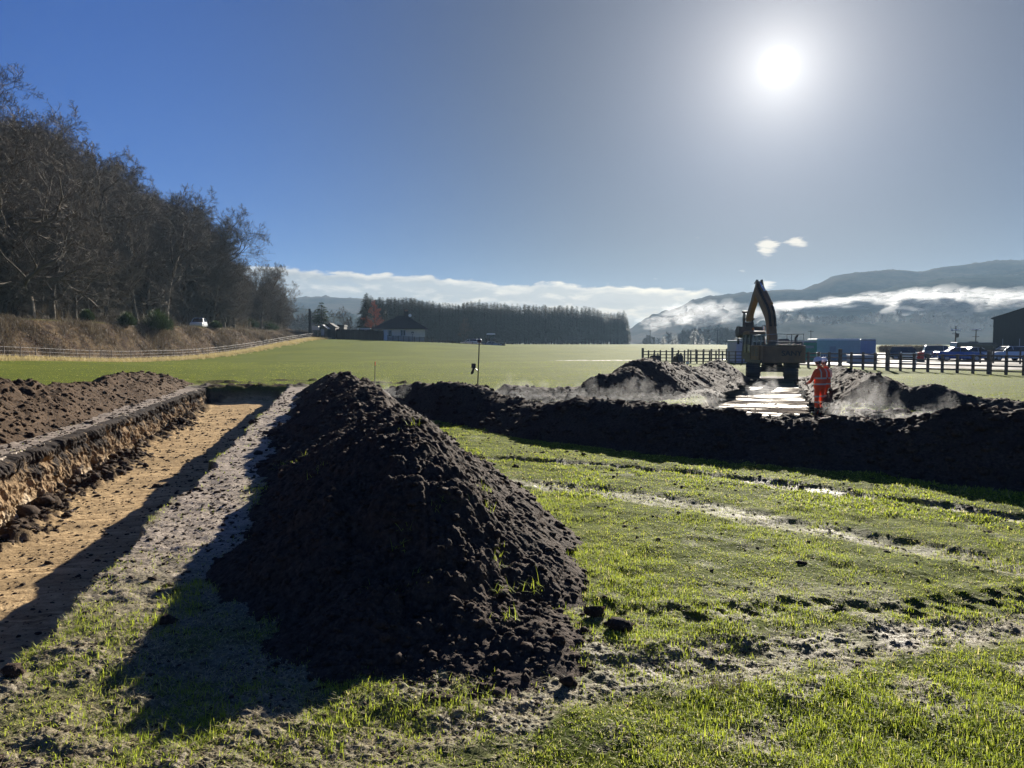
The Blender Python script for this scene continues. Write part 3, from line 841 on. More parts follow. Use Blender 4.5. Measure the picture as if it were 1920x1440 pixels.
def m_leafy(name, c0, c1, tr=0.35, rough=0.6):
    m = bpy.data.materials.new(name); m.use_nodes = True
    t = NT(m.node_tree); b = t.n['Principled BSDF']; out = t.n['Material Output']
    tc = t.n.new('ShaderNodeTexCoord'); oi = t.n.new('ShaderNodeObjectInfo')
    n = t.noise(tc.outputs['Object'], 0.9, 4, 0.6)
    c = t.mix(t.rng(n, 0.35, 0.65), c0, c1)
    t.l.new(c, b.inputs['Base Color']); b.inputs['Roughness'].default_value = rough
    b.inputs['Specular IOR Level'].default_value = 0.3
    tl = t.n.new('ShaderNodeBsdfTranslucent'); t.l.new(c, tl.inputs[0])
    mx = t.n.new('ShaderNodeMixShader'); mx.inputs[0].default_value = tr
    t.l.new(b.outputs[0], mx.inputs[1]); t.l.new(tl.outputs[0], mx.inputs[2]); t.l.new(mx.outputs[0], out.inputs['Surface'])
    return m
M_NEEDLE = m_leafy('conifer_needles', (0.010, 0.020, 0.011), (0.022, 0.036, 0.017), 0.06)
M_BARKD = m_bark('conifer_bark', (0.018, 0.013, 0.010), (0.035, 0.026, 0.02))
M_NEEDLE_L = m_leafy('spruce_needles', (0.03, 0.05, 0.022), (0.06, 0.085, 0.035), 0.2)

def bare_tree(name, label, group, seed, **kw):
    red = kw.pop('red', False)
    th, tn = grow(seed, **kw)
    o = empty(name, label=label, cat='tree', group=group)
    V1, F1 = seg_mesh('trunk', th, 7 if len(th) < 9000 else 6)
    link('trunk', np_mesh('trunk', V1, F1, True), o, m=M_BARK)
    V2, F2 = seg_mesh('crown', tn, 3)
    link('crown', np_mesh('crown', V2, F2, False), o, m=M_TWIG_RED if red else M_TWIG)
    return o

def conifer(name, label, group, seed, H, rad, base=0.15, whorls=26, per=7, mat=None, tipdroop=0.25, cut=None, dens=1.0):
    rg = np.random.default_rng(seed)
    o = empty(name, label=label, cat='tree', group=group)
    segs = [(0, 0, -0.3, 0, 0, H * 0.5, H * 0.014, H * 0.009), (0, 0, H * 0.5, 0, 0, H * 0.97, H * 0.009, 0.02)]
    V = []; F = []
    for k in range(whorls):
        f = (k + rg.random() * 0.5) / whorls
        z = H * (base + (0.985 - base) * f)
        L0 = rad * (1 - f) ** 0.6 * (1.0 if f > 0.12 else 0.75 + f * 2)
        for j in range(per):
            az = rg.random() * 6.283
            L = L0 * rg.uniform(0.62, 1.18) + 0.12
            drop = -tipdroop * L + rg.normal(0, 0.05) * L
            d = np.array([math.cos(az), math.sin(az), 0.0]); sdv = np.array([-d[1], d[0], 0.0])
            p0 = np.array([0, 0, z]); p1 = p0 + d * L + np.array([0, 0, drop + L * 0.12])
            if L > 0.8: segs.append((*p0, *(p0 * 0.3 + p1 * 0.7), 0.025, 0.01))
            nsp = max(3, int(L * 3.4 * dens))
            for q in range(nsp):
                g = (q + 0.5 + rg.normal(0, 0.2)) / nsp
                c = p0 + (p1 - p0) * g + np.array([0, 0, -0.18 * L * g * g])
                w = (0.30 + 0.34 * (1 - g)) * min(L, 2.4) * 0.55 + 0.1
                for sg in (-1, 1):
                    tip = c + sdv * sg * w * rg.uniform(0.7, 1.3) + d * w * 0.75 + np.array([0, 0, -w * rg.uniform(0.1, 0.55)])
                    wd = w * 0.24
                    b0 = len(V)
                    V += [c - d * wd, c + d * wd, tip + d * wd * 0.4 + np.array([0, 0, 0.02]), tip - d * wd * 0.5]
                    F.append((b0, b0 + 1, b0 + 2, b0 + 3))
                b0 = len(V)
                hang = rg.uniform(0.15, 0.42) * min(w * 1.5, 0.8)
                V += [c - sdv * wd, c + sdv * wd, c + d * wd + np.array([0, 0, -hang])]
                F.append((b0, b0 + 1, b0 + 2, b0 + 2))
    F = np.array([f if f[2] != f[3] else f for f in F])
    tri = F[F[:, 2] == F[:, 3]][:, :3]; quad = F[F[:, 2] != F[:, 3]]
    V1, F1 = seg_mesh('trunk', segs, 6)
    link('trunk', np_mesh('trunk', V1, F1, True), o, m=M_BARKD)
    link('crown', np_mesh('crown', np.array(V), [quad, tri], False), o, m=mat or M_NEEDLE)
    return o

def place(first, used, loc, rz, label, group, scale):
    """the prototype itself stands in the first place, copies in the others"""
    if first.name not in used:
        used.add(first.name)
        first.location = loc; first.rotation_euler = (0, 0, rz); first.scale = scale if isinstance(scale, tuple) else (scale,) * 3
        first['label'] = label
        if group: first['group'] = group
        return first
    return dup(first, loc, rz, label, group, scale)
USED = set()
def sil_height(px, yd, z0, prof):
    """how tall a tree at distance yd may be to touch the traced skyline"""
    ytop = np.interp(px, [p[0] for p in prof], [p[1] for p in prof])
    return P(px, ytop, dist=yd).z - z0

# --- wood climbing the hill on the left
WOODSKY = [(-400, 150), (0, 150), (70, 145), (110, 165), (160, 205), (175, 255), (225, 290), (240, 330), (300, 350), (335, 372), (365, 380), (400, 420), (440, 458), (462, 505), (500, 495), (530, 540), (540, 590), (548, 618)]
WG = 'bare trees of the wood on the hill'
protos = [bare_tree('bare_tree', '', WG, 21, H=20, spread=0.44, limbs=17, sub=(9, 8, 6), gnarl=0.24, up=.2, tmin=.017),
          bare_tree('bare_tree', '', WG, 22, H=20, spread=0.40, limbs=18, sub=(9, 8, 6), first=0.25, gnarl=0.3, up=.15, tmin=.017),
          bare_tree('bare_tree', '', WG, 23, H=20, spread=0.50, limbs=15, sub=(9, 8, 7), first=0.18, gnarl=0.3, up=.15, tmin=.017),
          bare_tree('bare_tree', '', WG, 24, H=20, spread=0.30, limbs=24, sub=(8, 8, 6), first=0.1, up=0.4, gnarl=0.22, tmin=.017)]
# three trees that stand out against the sky
big = bare_tree('oak_tree', 'tall spreading bare oak towering over the left end of the road bank', None, 31, H=23, spread=0.62, limbs=20, sub=(11, 9, 8), first=0.16, gnarl=0.30, up=.10, trunk_r=0.72, lean=(0.06, 0.0), tmin=.016)
big.location = (-50.6, 78, gz1(-50.6, 78)); USED.add(big.name)
big.rotation_euler = (0, 0, 2.2); big.scale = (0.95, 0.95, 0.88)
def wt(x, y, pr, lab, s=None, rz=0.0, grp=None, k=1.0):
    z = gz1(x, y); px = 960 + F_PX * x / y
    h = sil_height(px, y, z, WOODSKY) * k
    return place(pr, USED, (x, y, z - 0.2), rz, lab, grp, (s or 1.0) * h / 19.2)
o2 = bare_tree('oak_tree', 'broad bare oak with a spreading crown at the middle of the wood edge', None, 32, H=20, spread=0.55, limbs=16, sub=(9, 9, 7), first=0.2, gnarl=0.3, up=.12, trunk_r=0.5, tmin=.016)
wt(-53.5, 128, o2, o2['label'], rz=1.0)
o3 = bare_tree('oak_tree', 'small round-headed bare tree standing last at the far end of the wood', None, 33, H=20, spread=0.55, limbs=15, sub=(9, 8, 7), first=0.2, gnarl=0.3, up=.12, trunk_r=0.45, tmin=.016)
wt(-54.5, 166, o3, o3['label'], rz=0.4)
nw = 0
for i in range(1600):
    y = 48 + 150 * rng.random() ** 1.1
    x = -51.5 - 80 * rng.random() ** 1.5
    px = 960 + F_PX * x / y
    if px < -260 or px > 540 or nw > 270: continue
    z = gz1(x, y)
    hmax = sil_height(px, y, z, WOODSKY)
    h = hmax * rng.uniform(0.8, 1.0)
    if x > -62: h *= rng.uniform(0.7, 1.0)
    if y < 100 and x > -68: h *= rng.uniform(.5, .72)
    if h < 5.5: continue
    if h > 24: h = 24 * rng.uniform(0.86, 1.0)
    pr = protos[rng.integers(0, 4)]
    place(pr, USED, (x, y, z - 0.3), rng.random() * 6.28, 'bare grey-brown tree among many on the wooded hillside', WG, (h / 20.6 * rng.uniform(.9, 1.15), h / 20.6 * rng.uniform(.9, 1.15), h / 20.6))
    nw += 1
print('wood', nw, round(time.time() - T0, 1))
# two dark conifers showing behind the tall oak
fir = conifer('fir_tree', 'dark fir showing behind the crown of the tallest oak', None, 41, 22, 3.2, 0.3, 24, 8)
for i, (x, y, h, lab) in enumerate([(-74, 104, 24, 'dark fir standing behind the crown of the tallest bare oak'), (-77, 98, 27, 'dark fir cut by the left edge of the photo, top of the wood')]):
    place(fir, USED, (x, y, gz1(x, y)), i * 1.3, lab, None, h / 22)

# --- plantation of conifers across the field
PG = 'plantation conifers in a dense block'
pro = [conifer('plantation_conifer', '', PG, 51 + k, 18, 2.7 + 0.3 * k, (0.14, 0.07, 0.2)[k], 34, 9, dens=1.1) for k in range(3)]
PSKY = [(672, 600), (684, 552), (700, 566), (730, 567), (760, 565), (800, 572), (850, 577), (900, 570), (960, 573), (1040, 576), (1100, 578), (1130, 586), (1150, 590), (1170, 583), (1180, 600)]
npl = 0
for row in range(5):
    n = 66
    for k in range(n):
        pp = (680 + 500 * (k + 0.5 * (row % 2) + rng.normal(0, 0.16)) / n - 960) / F_PX
        f = (232 * pp + 45.5) / (109 - 170 * pp)
        x = -45.5 + (63.5 - (-45.5)) * f; y = 232 + (402 - 232) * f + row * 4.5
        px = 960 + F_PX * x / y
        if row and rng.random() < 0.10: continue
        if px < 682 or px > 1176: continue
        z = gz1(x, y)
        h = (1.15 if px < 900 else 1.08) * sil_height(px, y, z, PSKY) * (rng.uniform(0.95, 1.03) if rng.random() < .8 else rng.uniform(.85, .95))
        place(pro[rng.integers(0, 3)], USED, (x, y, z - 0.2), rng.random() * 6, 'dark plantation conifer, one of the closely planted block beyond the field', PG, (h / 18 * rng.uniform(.9, 1.1), h / 18 * rng.uniform(.9, 1.1), h / 18)); npl += 1
edge = conifer('plantation_conifer', '', PG, 57, 18, 3.4, 0.02, 30, 9)
for (px, yd, s) in ((1168, 398, 1.0), (1176, 404, 0.86), (1160, 408, 1.0), (1150, 400, .9)):
    x = (px - 960) / F_PX * yd
    h = sil_height(px, yd, gz1(x, yd), PSKY) * s
    place(edge, USED, (x, yd, gz1(x, yd) - .2), px, 'bushy dark conifer branched to the ground at the end of the plantation block', PG, h / 18)
print('plantation', npl, round(time.time() - T0, 1))

def at(px, yd, h=None):
    x = (px - 960) / F_PX * yd
    return Vector((x, yd, gz1(x, yd)))
# garden trees about the bungalow
c = conifer('spruce_tree', 'tall dense dark spruce beside the bungalow, taller than the plantation', None, 61, 18, 4.2, 0.03, 34, 11, dens=1.2)
p = at(687, 172); h = P(687, 549, dist=172).z - p.z; place(c, USED, p, 0, c['label'], None, (h / 18 * 1.1, h / 18 * 1.1, h / 18))
c = conifer('spruce_tree', 'single open-branched grey-green spruce standing by the garden sheds', None, 62, 12, 4.6, 0.06, 22, 9, mat=M_NEEDLE_L, tipdroop=0.05, dens=1.1)
p = at(604, 152); h = P(604, 563, dist=152).z - p.z; place(c, USED, p, 0, c['label'], None, (h / 12 * .9, h / 12 * .9, h / 12))
c = conifer('spruce_tree', 'smaller dark evergreen between the reddish tree and the tall spruce', None, 63, 12, 3.0, 0.03, 20, 8)
p = at(722, 182); h = P(722, 572, dist=182).z - p.z; place(c, USED, p, 0, c['label'], None, h / 12)
b_ = bare_tree('beech_tree', 'russet brown tree beside the bungalow roof', None, 64, H=10, spread=0.34, limbs=18, sub=(7, 7, 6), first=0.1, up=.5, red=True, trunk_r=.2)
p = at(706, 160); h = P(706, 574, dist=160).z - p.z; b_.location = p; b_.scale = (h / 9.6 * 1.1,) * 3
b_ = bare_tree('bare_tree', 'thin bare tree with a flat spreading crown behind the garden hedge', None, 65, H=8, spread=0.55, limbs=9, sub=(6, 6, 4), first=0.45, up=.1, trunk_r=.13)
p = at(651, 175); h = P(651, 583, dist=175).z - p.z; b_.location = p; b_.scale = (h / 7.6,) * 3
b_ = bare_tree('bare_tree', 'small round bare tree just right of the open-branched spruce', None, 66, H=8, spread=0.5, limbs=10, sub=(6, 6, 4), first=0.25, trunk_r=.12)
p = at(626, 185); h = P(626, 588, dist=185).z - p.z; b_.location = p; b_.scale = (h / 7.6,) * 3
b_ = bare_tree('bare_tree', 'grey bare tree between the bungalow and the tractor, in front of the plantation', None, 67, H=9, spread=0.4, limbs=12, sub=(6, 6, 5), first=0.25, trunk_r=.13)
p = at(870, 185); h = P(870, 600, dist=185).z - p.z; b_.location = p; b_.scale = (h / 8.6,) * 3

# --- misty trees in the valley to the right
MG = 'hazy trees on the far side of the valley'
def far_z(x, y): return gz1(x, y)
BSKY = [(1180, 625), (1250, 622), (1290, 612), (1345, 608), (1385, 612), (1440, 605), (1470, 592), (1490, 578), (1520, 590), (1560, 586), (1600, 588), (1630, 578), (1680, 582), (1740, 578), (1790, 590), (1850, 584), (1900, 592), (2100, 588)]
farp = [bare_tree('hazy_tree', '', MG, 71 + k, H=20, spread=(0.42, 0.34)[k], limbs=16, sub=(8, 6), first=0.2, gnarl=.28, tmin=.22) for k in range(2)]
farc = conifer('hazy_tree', '', MG, 75, 20, 4.2, 0.08, 24, 8, dens=1.0)

# ------------------------------------------------------------------ far hills and the wooded bank
def m_hill(name, c0, c1, c2, s=0.01):
    m = bpy.data.materials.new(name); m.use_nodes = True
    t = NT(m.node_tree); b = t.n['Principled BSDF']
    tc = t.n.new('ShaderNodeTexCoord'); ob = tc.outputs['Object']
    a = t.noise(ob, s, 6, 0.6); f = t.noise(ob, s * 9, 4, 0.7)
    c = t.mix(t.rng(a, 0.42, 0.58), c0, c1)
    c = t.mix(t.rng(f, 0.4, 0.65, 0, 0.6), c, c2)
    t.l.new(c, b.inputs['Base Color']); b.inputs['Roughness'].default_value = 1.0; b.inputs['Specular IOR Level'].default_value = 0.0
    return m
M_HILL = m_hill('moor_hill', (0.05, 0.04, 0.028), (0.085, 0.062, 0.038), (0.03, 0.028, 0.02))
M_HILL2 = m_hill('forest_hill', (0.022, 0.028, 0.02), (0.05, 0.045, 0.03), (0.014, 0.018, 0.013), 0.02)

def ridge(name, prof, dist, depth, label, mat, rough=0.012, fuzz=0.0, n=420, seed=1, px0=None, base=-2.0, curve=0.0):
    """a hill with its crest on the traced skyline, a long slope towards us and a real back"""
    pxs = np.linspace(prof[0][0], prof[-1][0], n)
    ys = np.interp(pxs, [p[0] for p in prof], [p[1] for p in prof])
    az = (pxs - 960) / F_PX
    m_ = 26
    rowsv = []
    for j in range(m_ + 8):
        f = j / (m_ - 1)
        yd = dist - depth * (1 - f) if j < m_ else dist + depth * 0.12 * (j - m_ + 1)
        X = az * yd; Y = np.full_like(X, yd)
        crest = np.array([P(a, b, dist=dist).z for a, b in zip(pxs, ys)])
        if j < m_: g = sstep(np.array([f]), -0.05, 1.0)[0] ** 0.85
        else: g = 1 - 0.07 * (j - m_ + 1) ** 1.2
        g = max(g, 0)
        z = base + (crest - base) * g
        amp = rough * dist * (math.sin(min(f, 1) * math.pi) * 0.9 + 0.03) if j < m_ else 0
        z = z + amp * fbm(X / dist * 9, Y / dist * 9, 1.0, 4, seed) * min(1, g * 2)
        if fuzz and abs(f - 1) < 0.05: z = z + fuzz * np.abs(fbm(X, Y * 0, 0.09, 3, seed + 4)) * 1.6
        rowsv.append(np.stack([X, Y, z], 1))
    V = np.concatenate(rowsv); idx = np.arange(len(V)).reshape(-1, n)
    F = np.stack([idx[:-1, :-1], idx[:-1, 1:], idx[1:, 1:], idx[1:, :-1]], -1).reshape(-1, 4)[:, ::-1]
    o = link(name, np_mesh(name, V, F, True), m=mat)
    tag(o, label, 'hill', kind='structure')
    return o
ridge('hill', [(1150, 634), (1180, 618), (1220, 592), (1265, 580), (1300, 564), (1330, 556), (1370, 553), (1410, 549), (1450, 547), (1500, 545), (1530, 534), (1560, 521), (1600, 514), (1650, 511), (1690, 511), (1720, 514), (1760, 505), (1800, 500), (1860, 491), (1920, 489), (2100, 478), (2500, 500)], 1200, 420, 'brown moorland hill rising above the mist', M_HILL, fuzz=2.5, seed=3)
ridge('hill', [(1300, 636), (1400, 606), (1450, 592), (1500, 570), (1560, 556), (1640, 547), (1700, 534), (1780, 522), (1850, 518), (1920, 516), (2200, 512), (2500, 530)], 980, 240, 'darker forested hill shoulder in front of the moorland hill', M_HILL2, fuzz=3, seed=7)
ridge('hill', [(300, 600), (420, 570), (500, 556), (540, 560), (580, 560), (610, 558), (640, 561), (680, 563), (720, 566), (760, 563), (800, 568), (860, 590), (930, 620), (1000, 634)], 1500, 450, 'pale distant hill range left of the plantation', M_HILL, fuzz=4, seed=11)
ridge('hill', [(350, 600), (500, 582), (560, 585), (600, 590), (660, 596), (700, 600), (780, 628), (820, 636)], 900, 250, 'low wooded rise before the pale distant hills', M_HILL2, fuzz=5, seed=13)
ridge('hill', [(1240, 636), (1300, 622), (1400, 616), (1450, 606), (1480, 594), (1560, 602), (1640, 596), (1740, 594), (1800, 604), (1900, 602), (2050, 598), (2300, 600)], 760, 190, 'wooded bank across the valley', M_HILL2, fuzz=5, seed=17)
nf_ = 0
for i in range(330):
    px = rng.uniform(1200, 1990)
    row = rng.random()
    if px < 1440:
        yd = rng.uniform(420, 560) if row < .75 else rng.uniform(600, 700)
        hgt = P(px, np.interp(px, [p[0] for p in BSKY], [p[1] for p in BSKY]) + rng.uniform(0, 14), dist=yd).z
        x = (px - 960) / F_PX * yd; z = 0.5
        if px < 1290 and rng.random() < 0.35: continue
    else:
        yd = rng.uniform(690, 770); x = (px - 960) / F_PX * yd
        by = np.interp(px, [1440, 1480, 1560, 1640, 1740, 1800, 1900, 2050], [610, 596, 604, 598, 596, 606, 604, 600])
        z = P(px, by + (770 - yd) * 0.12 + 6, dist=yd).z
        hgt = z + rng.uniform(7, 13)
    h = hgt - z
    if h < 5: continue
    pr = farc if rng.random() < 0.42 else farp[rng.integers(0, 2)]
    s = h / 19.5
    place(pr, USED, (x, yd, z - 1), rng.random() * 6, 'hazy blue-grey tree on the far side of the misty valley', MG, (s * 1.1, s * 1.1, s)); nf_ += 1
for i in range(26):
    px = rng.uniform(545, 668); yd = rng.uniform(330, 520); x = (px - 960) / F_PX * yd
    h = rng.uniform(9, 15)
    z = gz1(x, yd)
    place(farp[rng.integers(0, 2)], USED, (x, yd, z - 1), rng.random() * 6, 'hazy bare tree behind the garden sheds', 'hazy trees behind the garden sheds', h / 19.5)

# --- mist banks: closed soft-edged bodies of thin cloud
def blob_mist(name, label, centres, dens, seed, col=(1, 1, 1), aniso=0.5, sub=4, amp=0.35, freq=1.0, lab_cat='mist'):
    import bmesh
    Vs = []; Fs = []; off = 0
    for i, (cx, cy, cz, rx, ry, rz_) in enumerate(centres):
        bm = bmesh.new(); bmesh.ops.create_icosphere(bm, subdivisions=sub, radius=1.0)
        v = np.array([q.co[:] for q in bm.verts]); f = np.array([[q.index for q in fc.verts] for fc in bm.faces]); bm.free()
        n = fbm(v[:, 0] * 1.3 * freq + i * 9 + seed, v[:, 1] * 1.3 * freq + v[:, 2] * 2.1, 1.0, 4, seed + i)
        n2 = fbm(v[:, 2] * 3 * freq + i * 3, v[:, 0] * 2.7 * freq + v[:, 1], 1.0, 3, seed + i + 50)
        s = 1 + amp * 1.6 * n + amp * n2
        v = v * s[:, None] * np.array([rx, ry, rz_]) + np.array([cx, cy, cz])
        Vs.append(v); Fs.append(f + off); off += len(v)
    o = link(name, np_mesh(name, np.concatenate(Vs), np.concatenate(Fs), True), m=vol_mat(name + '_vapour', dens, col, aniso))
    return tag(o, label, lab_cat, kind='stuff')
rgm = np.random.default_rng(3)
def mist_at(rows, k, sh=0.62):
    out = []
    for (px, py, yd, rx, rz_) in rows:
        p = P(px, py, dist=yd)
        for q in range(k):
            out.append((p.x + rgm.normal(0, rx * 0.55), p.y + rgm.normal(0, 12), p.z + rgm.normal(0, rz_ * 0.35), rx * sh * rgm.uniform(0.6, 1.3), 26, rz_ * sh * rgm.uniform(0.6, 1.35)))
    return out
blob_mist('mist', 'thin white mist drifting over the foot of the hill left of the digger', mist_at([(1235, 604, 900, 26, 11), (1290, 596, 900, 34, 15), (1335, 588, 900, 24, 12), (1385, 590, 900, 28, 14), (1425, 596, 900, 26, 10)], 4), 0.0035, 5, (0.92, 0.93, 0.94), 0.45, amp=0.55, freq=1.3)
blob_mist('mist', 'bright broken mist bank along the hillside above the hazy trees on the right', mist_at([(1490, 577, 900, 36, 7), (1540, 574, 900, 40, 8), (1600, 570, 900, 40, 9), (1660, 568, 900, 40, 12), (1720, 566, 810, 38, 11), (1780, 564, 810, 40, 13), (1840, 562, 800, 42, 14), (1900, 564, 800, 46, 14), (1980, 562, 800, 52, 14), (1700, 552, 860, 18, 5), (1760, 554, 850, 20, 5)], 5), 0.0075, 6, (0.92, 0.93, 0.94), 0.45, amp=0.55, freq=1.4)
mc = [((px - 960) / F_PX * yd, yd, 3 + r * 0.3, rx, 60, r) for (px, yd, rx, r) in [(1200, 620, 60, 8), (1300, 640, 70, 9), (1420, 620, 70, 10), (1540, 640, 70, 14), (1680, 640, 80, 18), (1820, 640, 80, 18), (1960, 640, 90, 16)]]
blob_mist('mist', 'low grey-blue ground mist on the valley floor', mc, 0.0002, 9, (0.85, 0.92, 1), 0.4, amp=0.3)
print('far', round(time.time() - T0, 1))

# ------------------------------------------------------------------ plain materials
def m_plain(name, col, rough=0.6, metal=0.0, var=0.25, scale=3.0, spec=0.4, bump=0.0, dirt=None, coat=0.0):
    m = bpy.data.materials.new(name); m.use_nodes = True
    t = NT(m.node_tree); b = t.n['Principled BSDF']
    ob = t.n.new('ShaderNodeTexCoord').outputs['Object']
    n = t.noise(ob, scale, 5, 0.6)
    c = t.mix(t.rng(n, 0.3, 0.7), tuple(c * (1 - var) for c in col), tuple(min(1, c * (1 + var * 0.6)) for c in col))
    if dirt:
        n2 = t.noise(ob, scale * 0.4, 5, 0.65)
        c = t.mix(t.rng(n2, 0.48, 0.68, 0, 0.8), c, dirt)
    t.l.new(c, b.inputs['Base Color'])
    t.l.new(t.rng(n, 0.3, 0.7, rough * 0.85, min(1, rough * 1.15)), b.inputs['Roughness'])
    b.inputs['Metallic'].default_value = metal; b.inputs['Specular IOR Level'].default_value = spec
    b.inputs['Coat Weight'].default_value = coat
    if bump: t.l.new(t.bump(t.noise(ob, scale * 6, 4), bump, 0.7), b.inputs['Normal'])
    return m
def m_glass(name, col=(0.5, 0.6, 0.6), alpha=0.45):
    m = bpy.data.materials.new(name); m.use_nodes = True
    t = NT(m.node_tree); b = t.n['Principled BSDF']
    b.inputs['Base Color'].default_value = (*col, 1); b.inputs['Roughness'].default_value = 0.06
    n = t.noise(t.n.new('ShaderNodeTexCoord').outputs['Object'], 4, 3)
    t.l.new(t.rng(n, 0.3, 0.7, alpha * 0.85, min(1, alpha * 1.15)), b.inputs['Alpha'])
    return m
M_YEL = m_plain('machine_yellow', (0.24, 0.145, 0.07), 0.7, var=0.25, scale=1.6, dirt=(0.11, 0.075, 0.055))
M_STEEL = m_plain('dark_steel', (0.045, 0.042, 0.042), 0.55, 0.3, dirt=(0.11, 0.085, 0.06), bump=.004)
M_BLACK = m_plain('black_paint', (0.02, 0.02, 0.022), 0.4)
M_RUBBER = m_plain('rubber', (0.018, 0.018, 0.018), 0.8)
M_CHROME = m_plain('polished_rod', (0.55, 0.55, 0.55), 0.2, 0.9, var=0.05)
M_RAIL = m_plain('handrail_grey', (0.35, 0.36, 0.34), 0.45, 0.2)
M_WHITE = m_plain('white_paint', (0.72, 0.73, 0.74), 0.35, var=0.08, coat=.3)
M_GLASS = m_glass('cab_glass', (0.10, 0.15, 0.13), 0.35)
M_WINDOW = m_plain('dark_window', (0.02, 0.024, 0.03), 0.08, var=0.1, spec=0.7)
M_AMBER = m_plain('amber_lens', (0.75, 0.18, 0.02), 0.25)
M_RED = m_plain('red_plastic', (0.5, 0.03, 0.02), 0.35)
M_WOOD = m_plain('weathered_timber', (0.16, 0.125, 0.10), 0.85, scale=6, bump=.004)
M_WOODP = m_plain('pale_timber', (0.34, 0.28, 0.21), 0.85, scale=6, bump=.004)
M_WIRE = m_plain('galvanised_wire', (0.45, 0.44, 0.42), 0.45, 0.5)
M_ORANGE = m_plain('hi_vis_orange', (0.86, 0.11, 0.025), 0.75, var=0.18, scale=9)
M_TAPE = m_plain('reflective_tape', (0.62, 0.58, 0.42), 0.45, var=0.1)
M_SKIN = m_plain('skin', (0.42, 0.24, 0.17), 0.55, var=0.1)
M_DARKCLOTH = m_plain('dark_cloth', (0.03, 0.032, 0.04), 0.85)
M_SPRAY = m_plain('marker_orange', (0.9, 0.16, 0.03), 0.6)

# ------------------------------------------------------------------ the excavator
EX, EY = 16.55, 47.2
EZ = gz1(EX, EY)
ex = empty('excavator', (EX, EY, EZ), -R(19.3), 'large dirty yellow tracked excavator lettered SANY, digging beyond the wet trench with its arm raised', 'excavator')
def track(x0, x1):
    t = empty('track', (0, 0, 0)); t.parent = ex
    L, Hh, rr = 2.15, 0.93, 0.44
    prof = []
    for k in range(11):
        a = -math.pi / 2 + math.pi * k / 10; prof.append((L - rr + rr * math.cos(a), Hh / 2 + rr * math.sin(a)))
    for k in range(11):
        a = math.pi / 2 + math.pi * k / 10; prof.append((-L + rr + rr * math.cos(a), Hh / 2 + rr * math.sin(a)))
    # belt: closed ring of plates with grousers
    n = 52; per = []
    tot = 0; acc = [0]
    P2 = prof + [prof[0]]
    for i in range(len(prof)):
        tot += math.dist(P2[i], P2[i + 1]); acc.append(tot)
    belt = MB()
    for k in range(n):
        s = tot * k / n
        i = max(j for j in range(len(acc)) if acc[j] <= s + 1e-9); i = min(i, len(prof) - 1)
        f = (s - acc[i]) / max(acc[i + 1] - acc[i], 1e-6)
        y = P2[i][0] + (P2[i + 1][0] - P2[i][0]) * f; z = P2[i][1] + (P2[i + 1][1] - P2[i][1]) * f
        d = math.atan2(P2[i + 1][1] - P2[i][1], P2[i + 1][0] - P2[i][0])
        M = Matrix.Translation((0, y, z)) @ Matrix.Rotation(d, 4, 'X')
        belt.box(x0, x1, -tot / n * 0.46, tot / n * 0.46, -0.035, 0.0, M)
        belt.box(x0, x1, -0.015, 0.015, -0.075, -0.034, M)
    belt.build('track_shoes', M_STEEL, t)
    fr = MB(); xm0 = x0 + 0.16; xm1 = x1 - 0.16
    fr.prism([(-1.7, 0.25), (1.7, 0.25), (1.75, 0.55), (1.2, 0.72), (-1.2, 0.72), (-1.75, 0.55)], xm0, xm1, 'x')
    fr.build('track_frame', M_BLACK, t)
    wh = MB()
    for yy, r in ((1.72, 0.40), (-1.72, 0.40)): wh.cyl((xm0 - 0.05, yy, Hh / 2), r, xm1 - xm0 + 0.1, 'x', 22)
    for k in range(8): wh.cyl((xm0 - .04, -1.3 + k * 0.37, 0.14), 0.11, xm1 - xm0 + .08, 'x', 12)
    wh.build('rollers', M_STEEL, t, smooth=True)
track(-1.52, -0.70); track(0.70, 1.52)
uc = MB()
uc.box(-0.72, 0.72, -0.75, 0.75, 0.48, 0.86, tx=0.08, ty=0.15)
uc.box(-0.9, 0.9, 0.45, 0.85, 0.42, 0.72); uc.box(-0.9, 0.9, -0.85, -0.45, 0.42, 0.72)
uc.cyl((0, 0, 0.84), 0.62, 0.16, 'z', 28)
uc.build('undercarriage', M_STEEL, ex)
up_ = empty('upper_body', (0, 0, 0), R(17.5)); up_.parent = ex
MU = lambda m, name, mat, **k: m.build(name, mat, up_, **k)
# platform, counterweight with a curved back, side housings, engine hood
b = MB(); b.box(-1.36, 1.36, -2.1, 1.35, 1.0, 1.18); MU(b, 'platform', M_BLACK)
cwp = []
for k in range(15):
    a = math.pi + math.pi * k / 14
    cwp.append((1.28 * math.cos(a) if abs(math.cos(a)) < 0.97 else math.copysign(1.28, math.cos(a)), -2.05 + 0.60 * (-(abs(math.sin(a)) ** 0.55))))
cwp += [(1.28, -1.75), (-1.28, -1.75)]
b = MB(); b.prism(cwp, 1.03, 2.08, 'z'); MU(b, 'counterweight', M_YEL, bevel=0.05)
b = MB(); b.prism([(p * 0.86, q * 0.99 - 0.03) for p, q in cwp], 2.08, 2.16, 'z'); MU(b, 'counterweight_cap', M_BLACK)
b = MB(); b.box(-1.355, -0.45, -1.74, 0.05, 1.18, 2.10); MU(b, 'side_housing', M_YEL, bevel=0.03)
b = MB(); b.box(0.45, 1.355, -1.74, 1.25, 1.18, 2.05); MU(b, 'side_housing', M_YEL, bevel=0.03)
b = MB()
for k in range(6): b.box(-1.37, -1.356, -1.55, -0.9, 1.45 + 0.09 * k, 1.50 + 0.09 * k)
for k in range(6): b.box(-1.37, -1.356, -0.75, -0.1, 1.45 + 0.09 * k, 1.50 + 0.09 * k)
MU(b, 'vent_grille', M_BLACK)
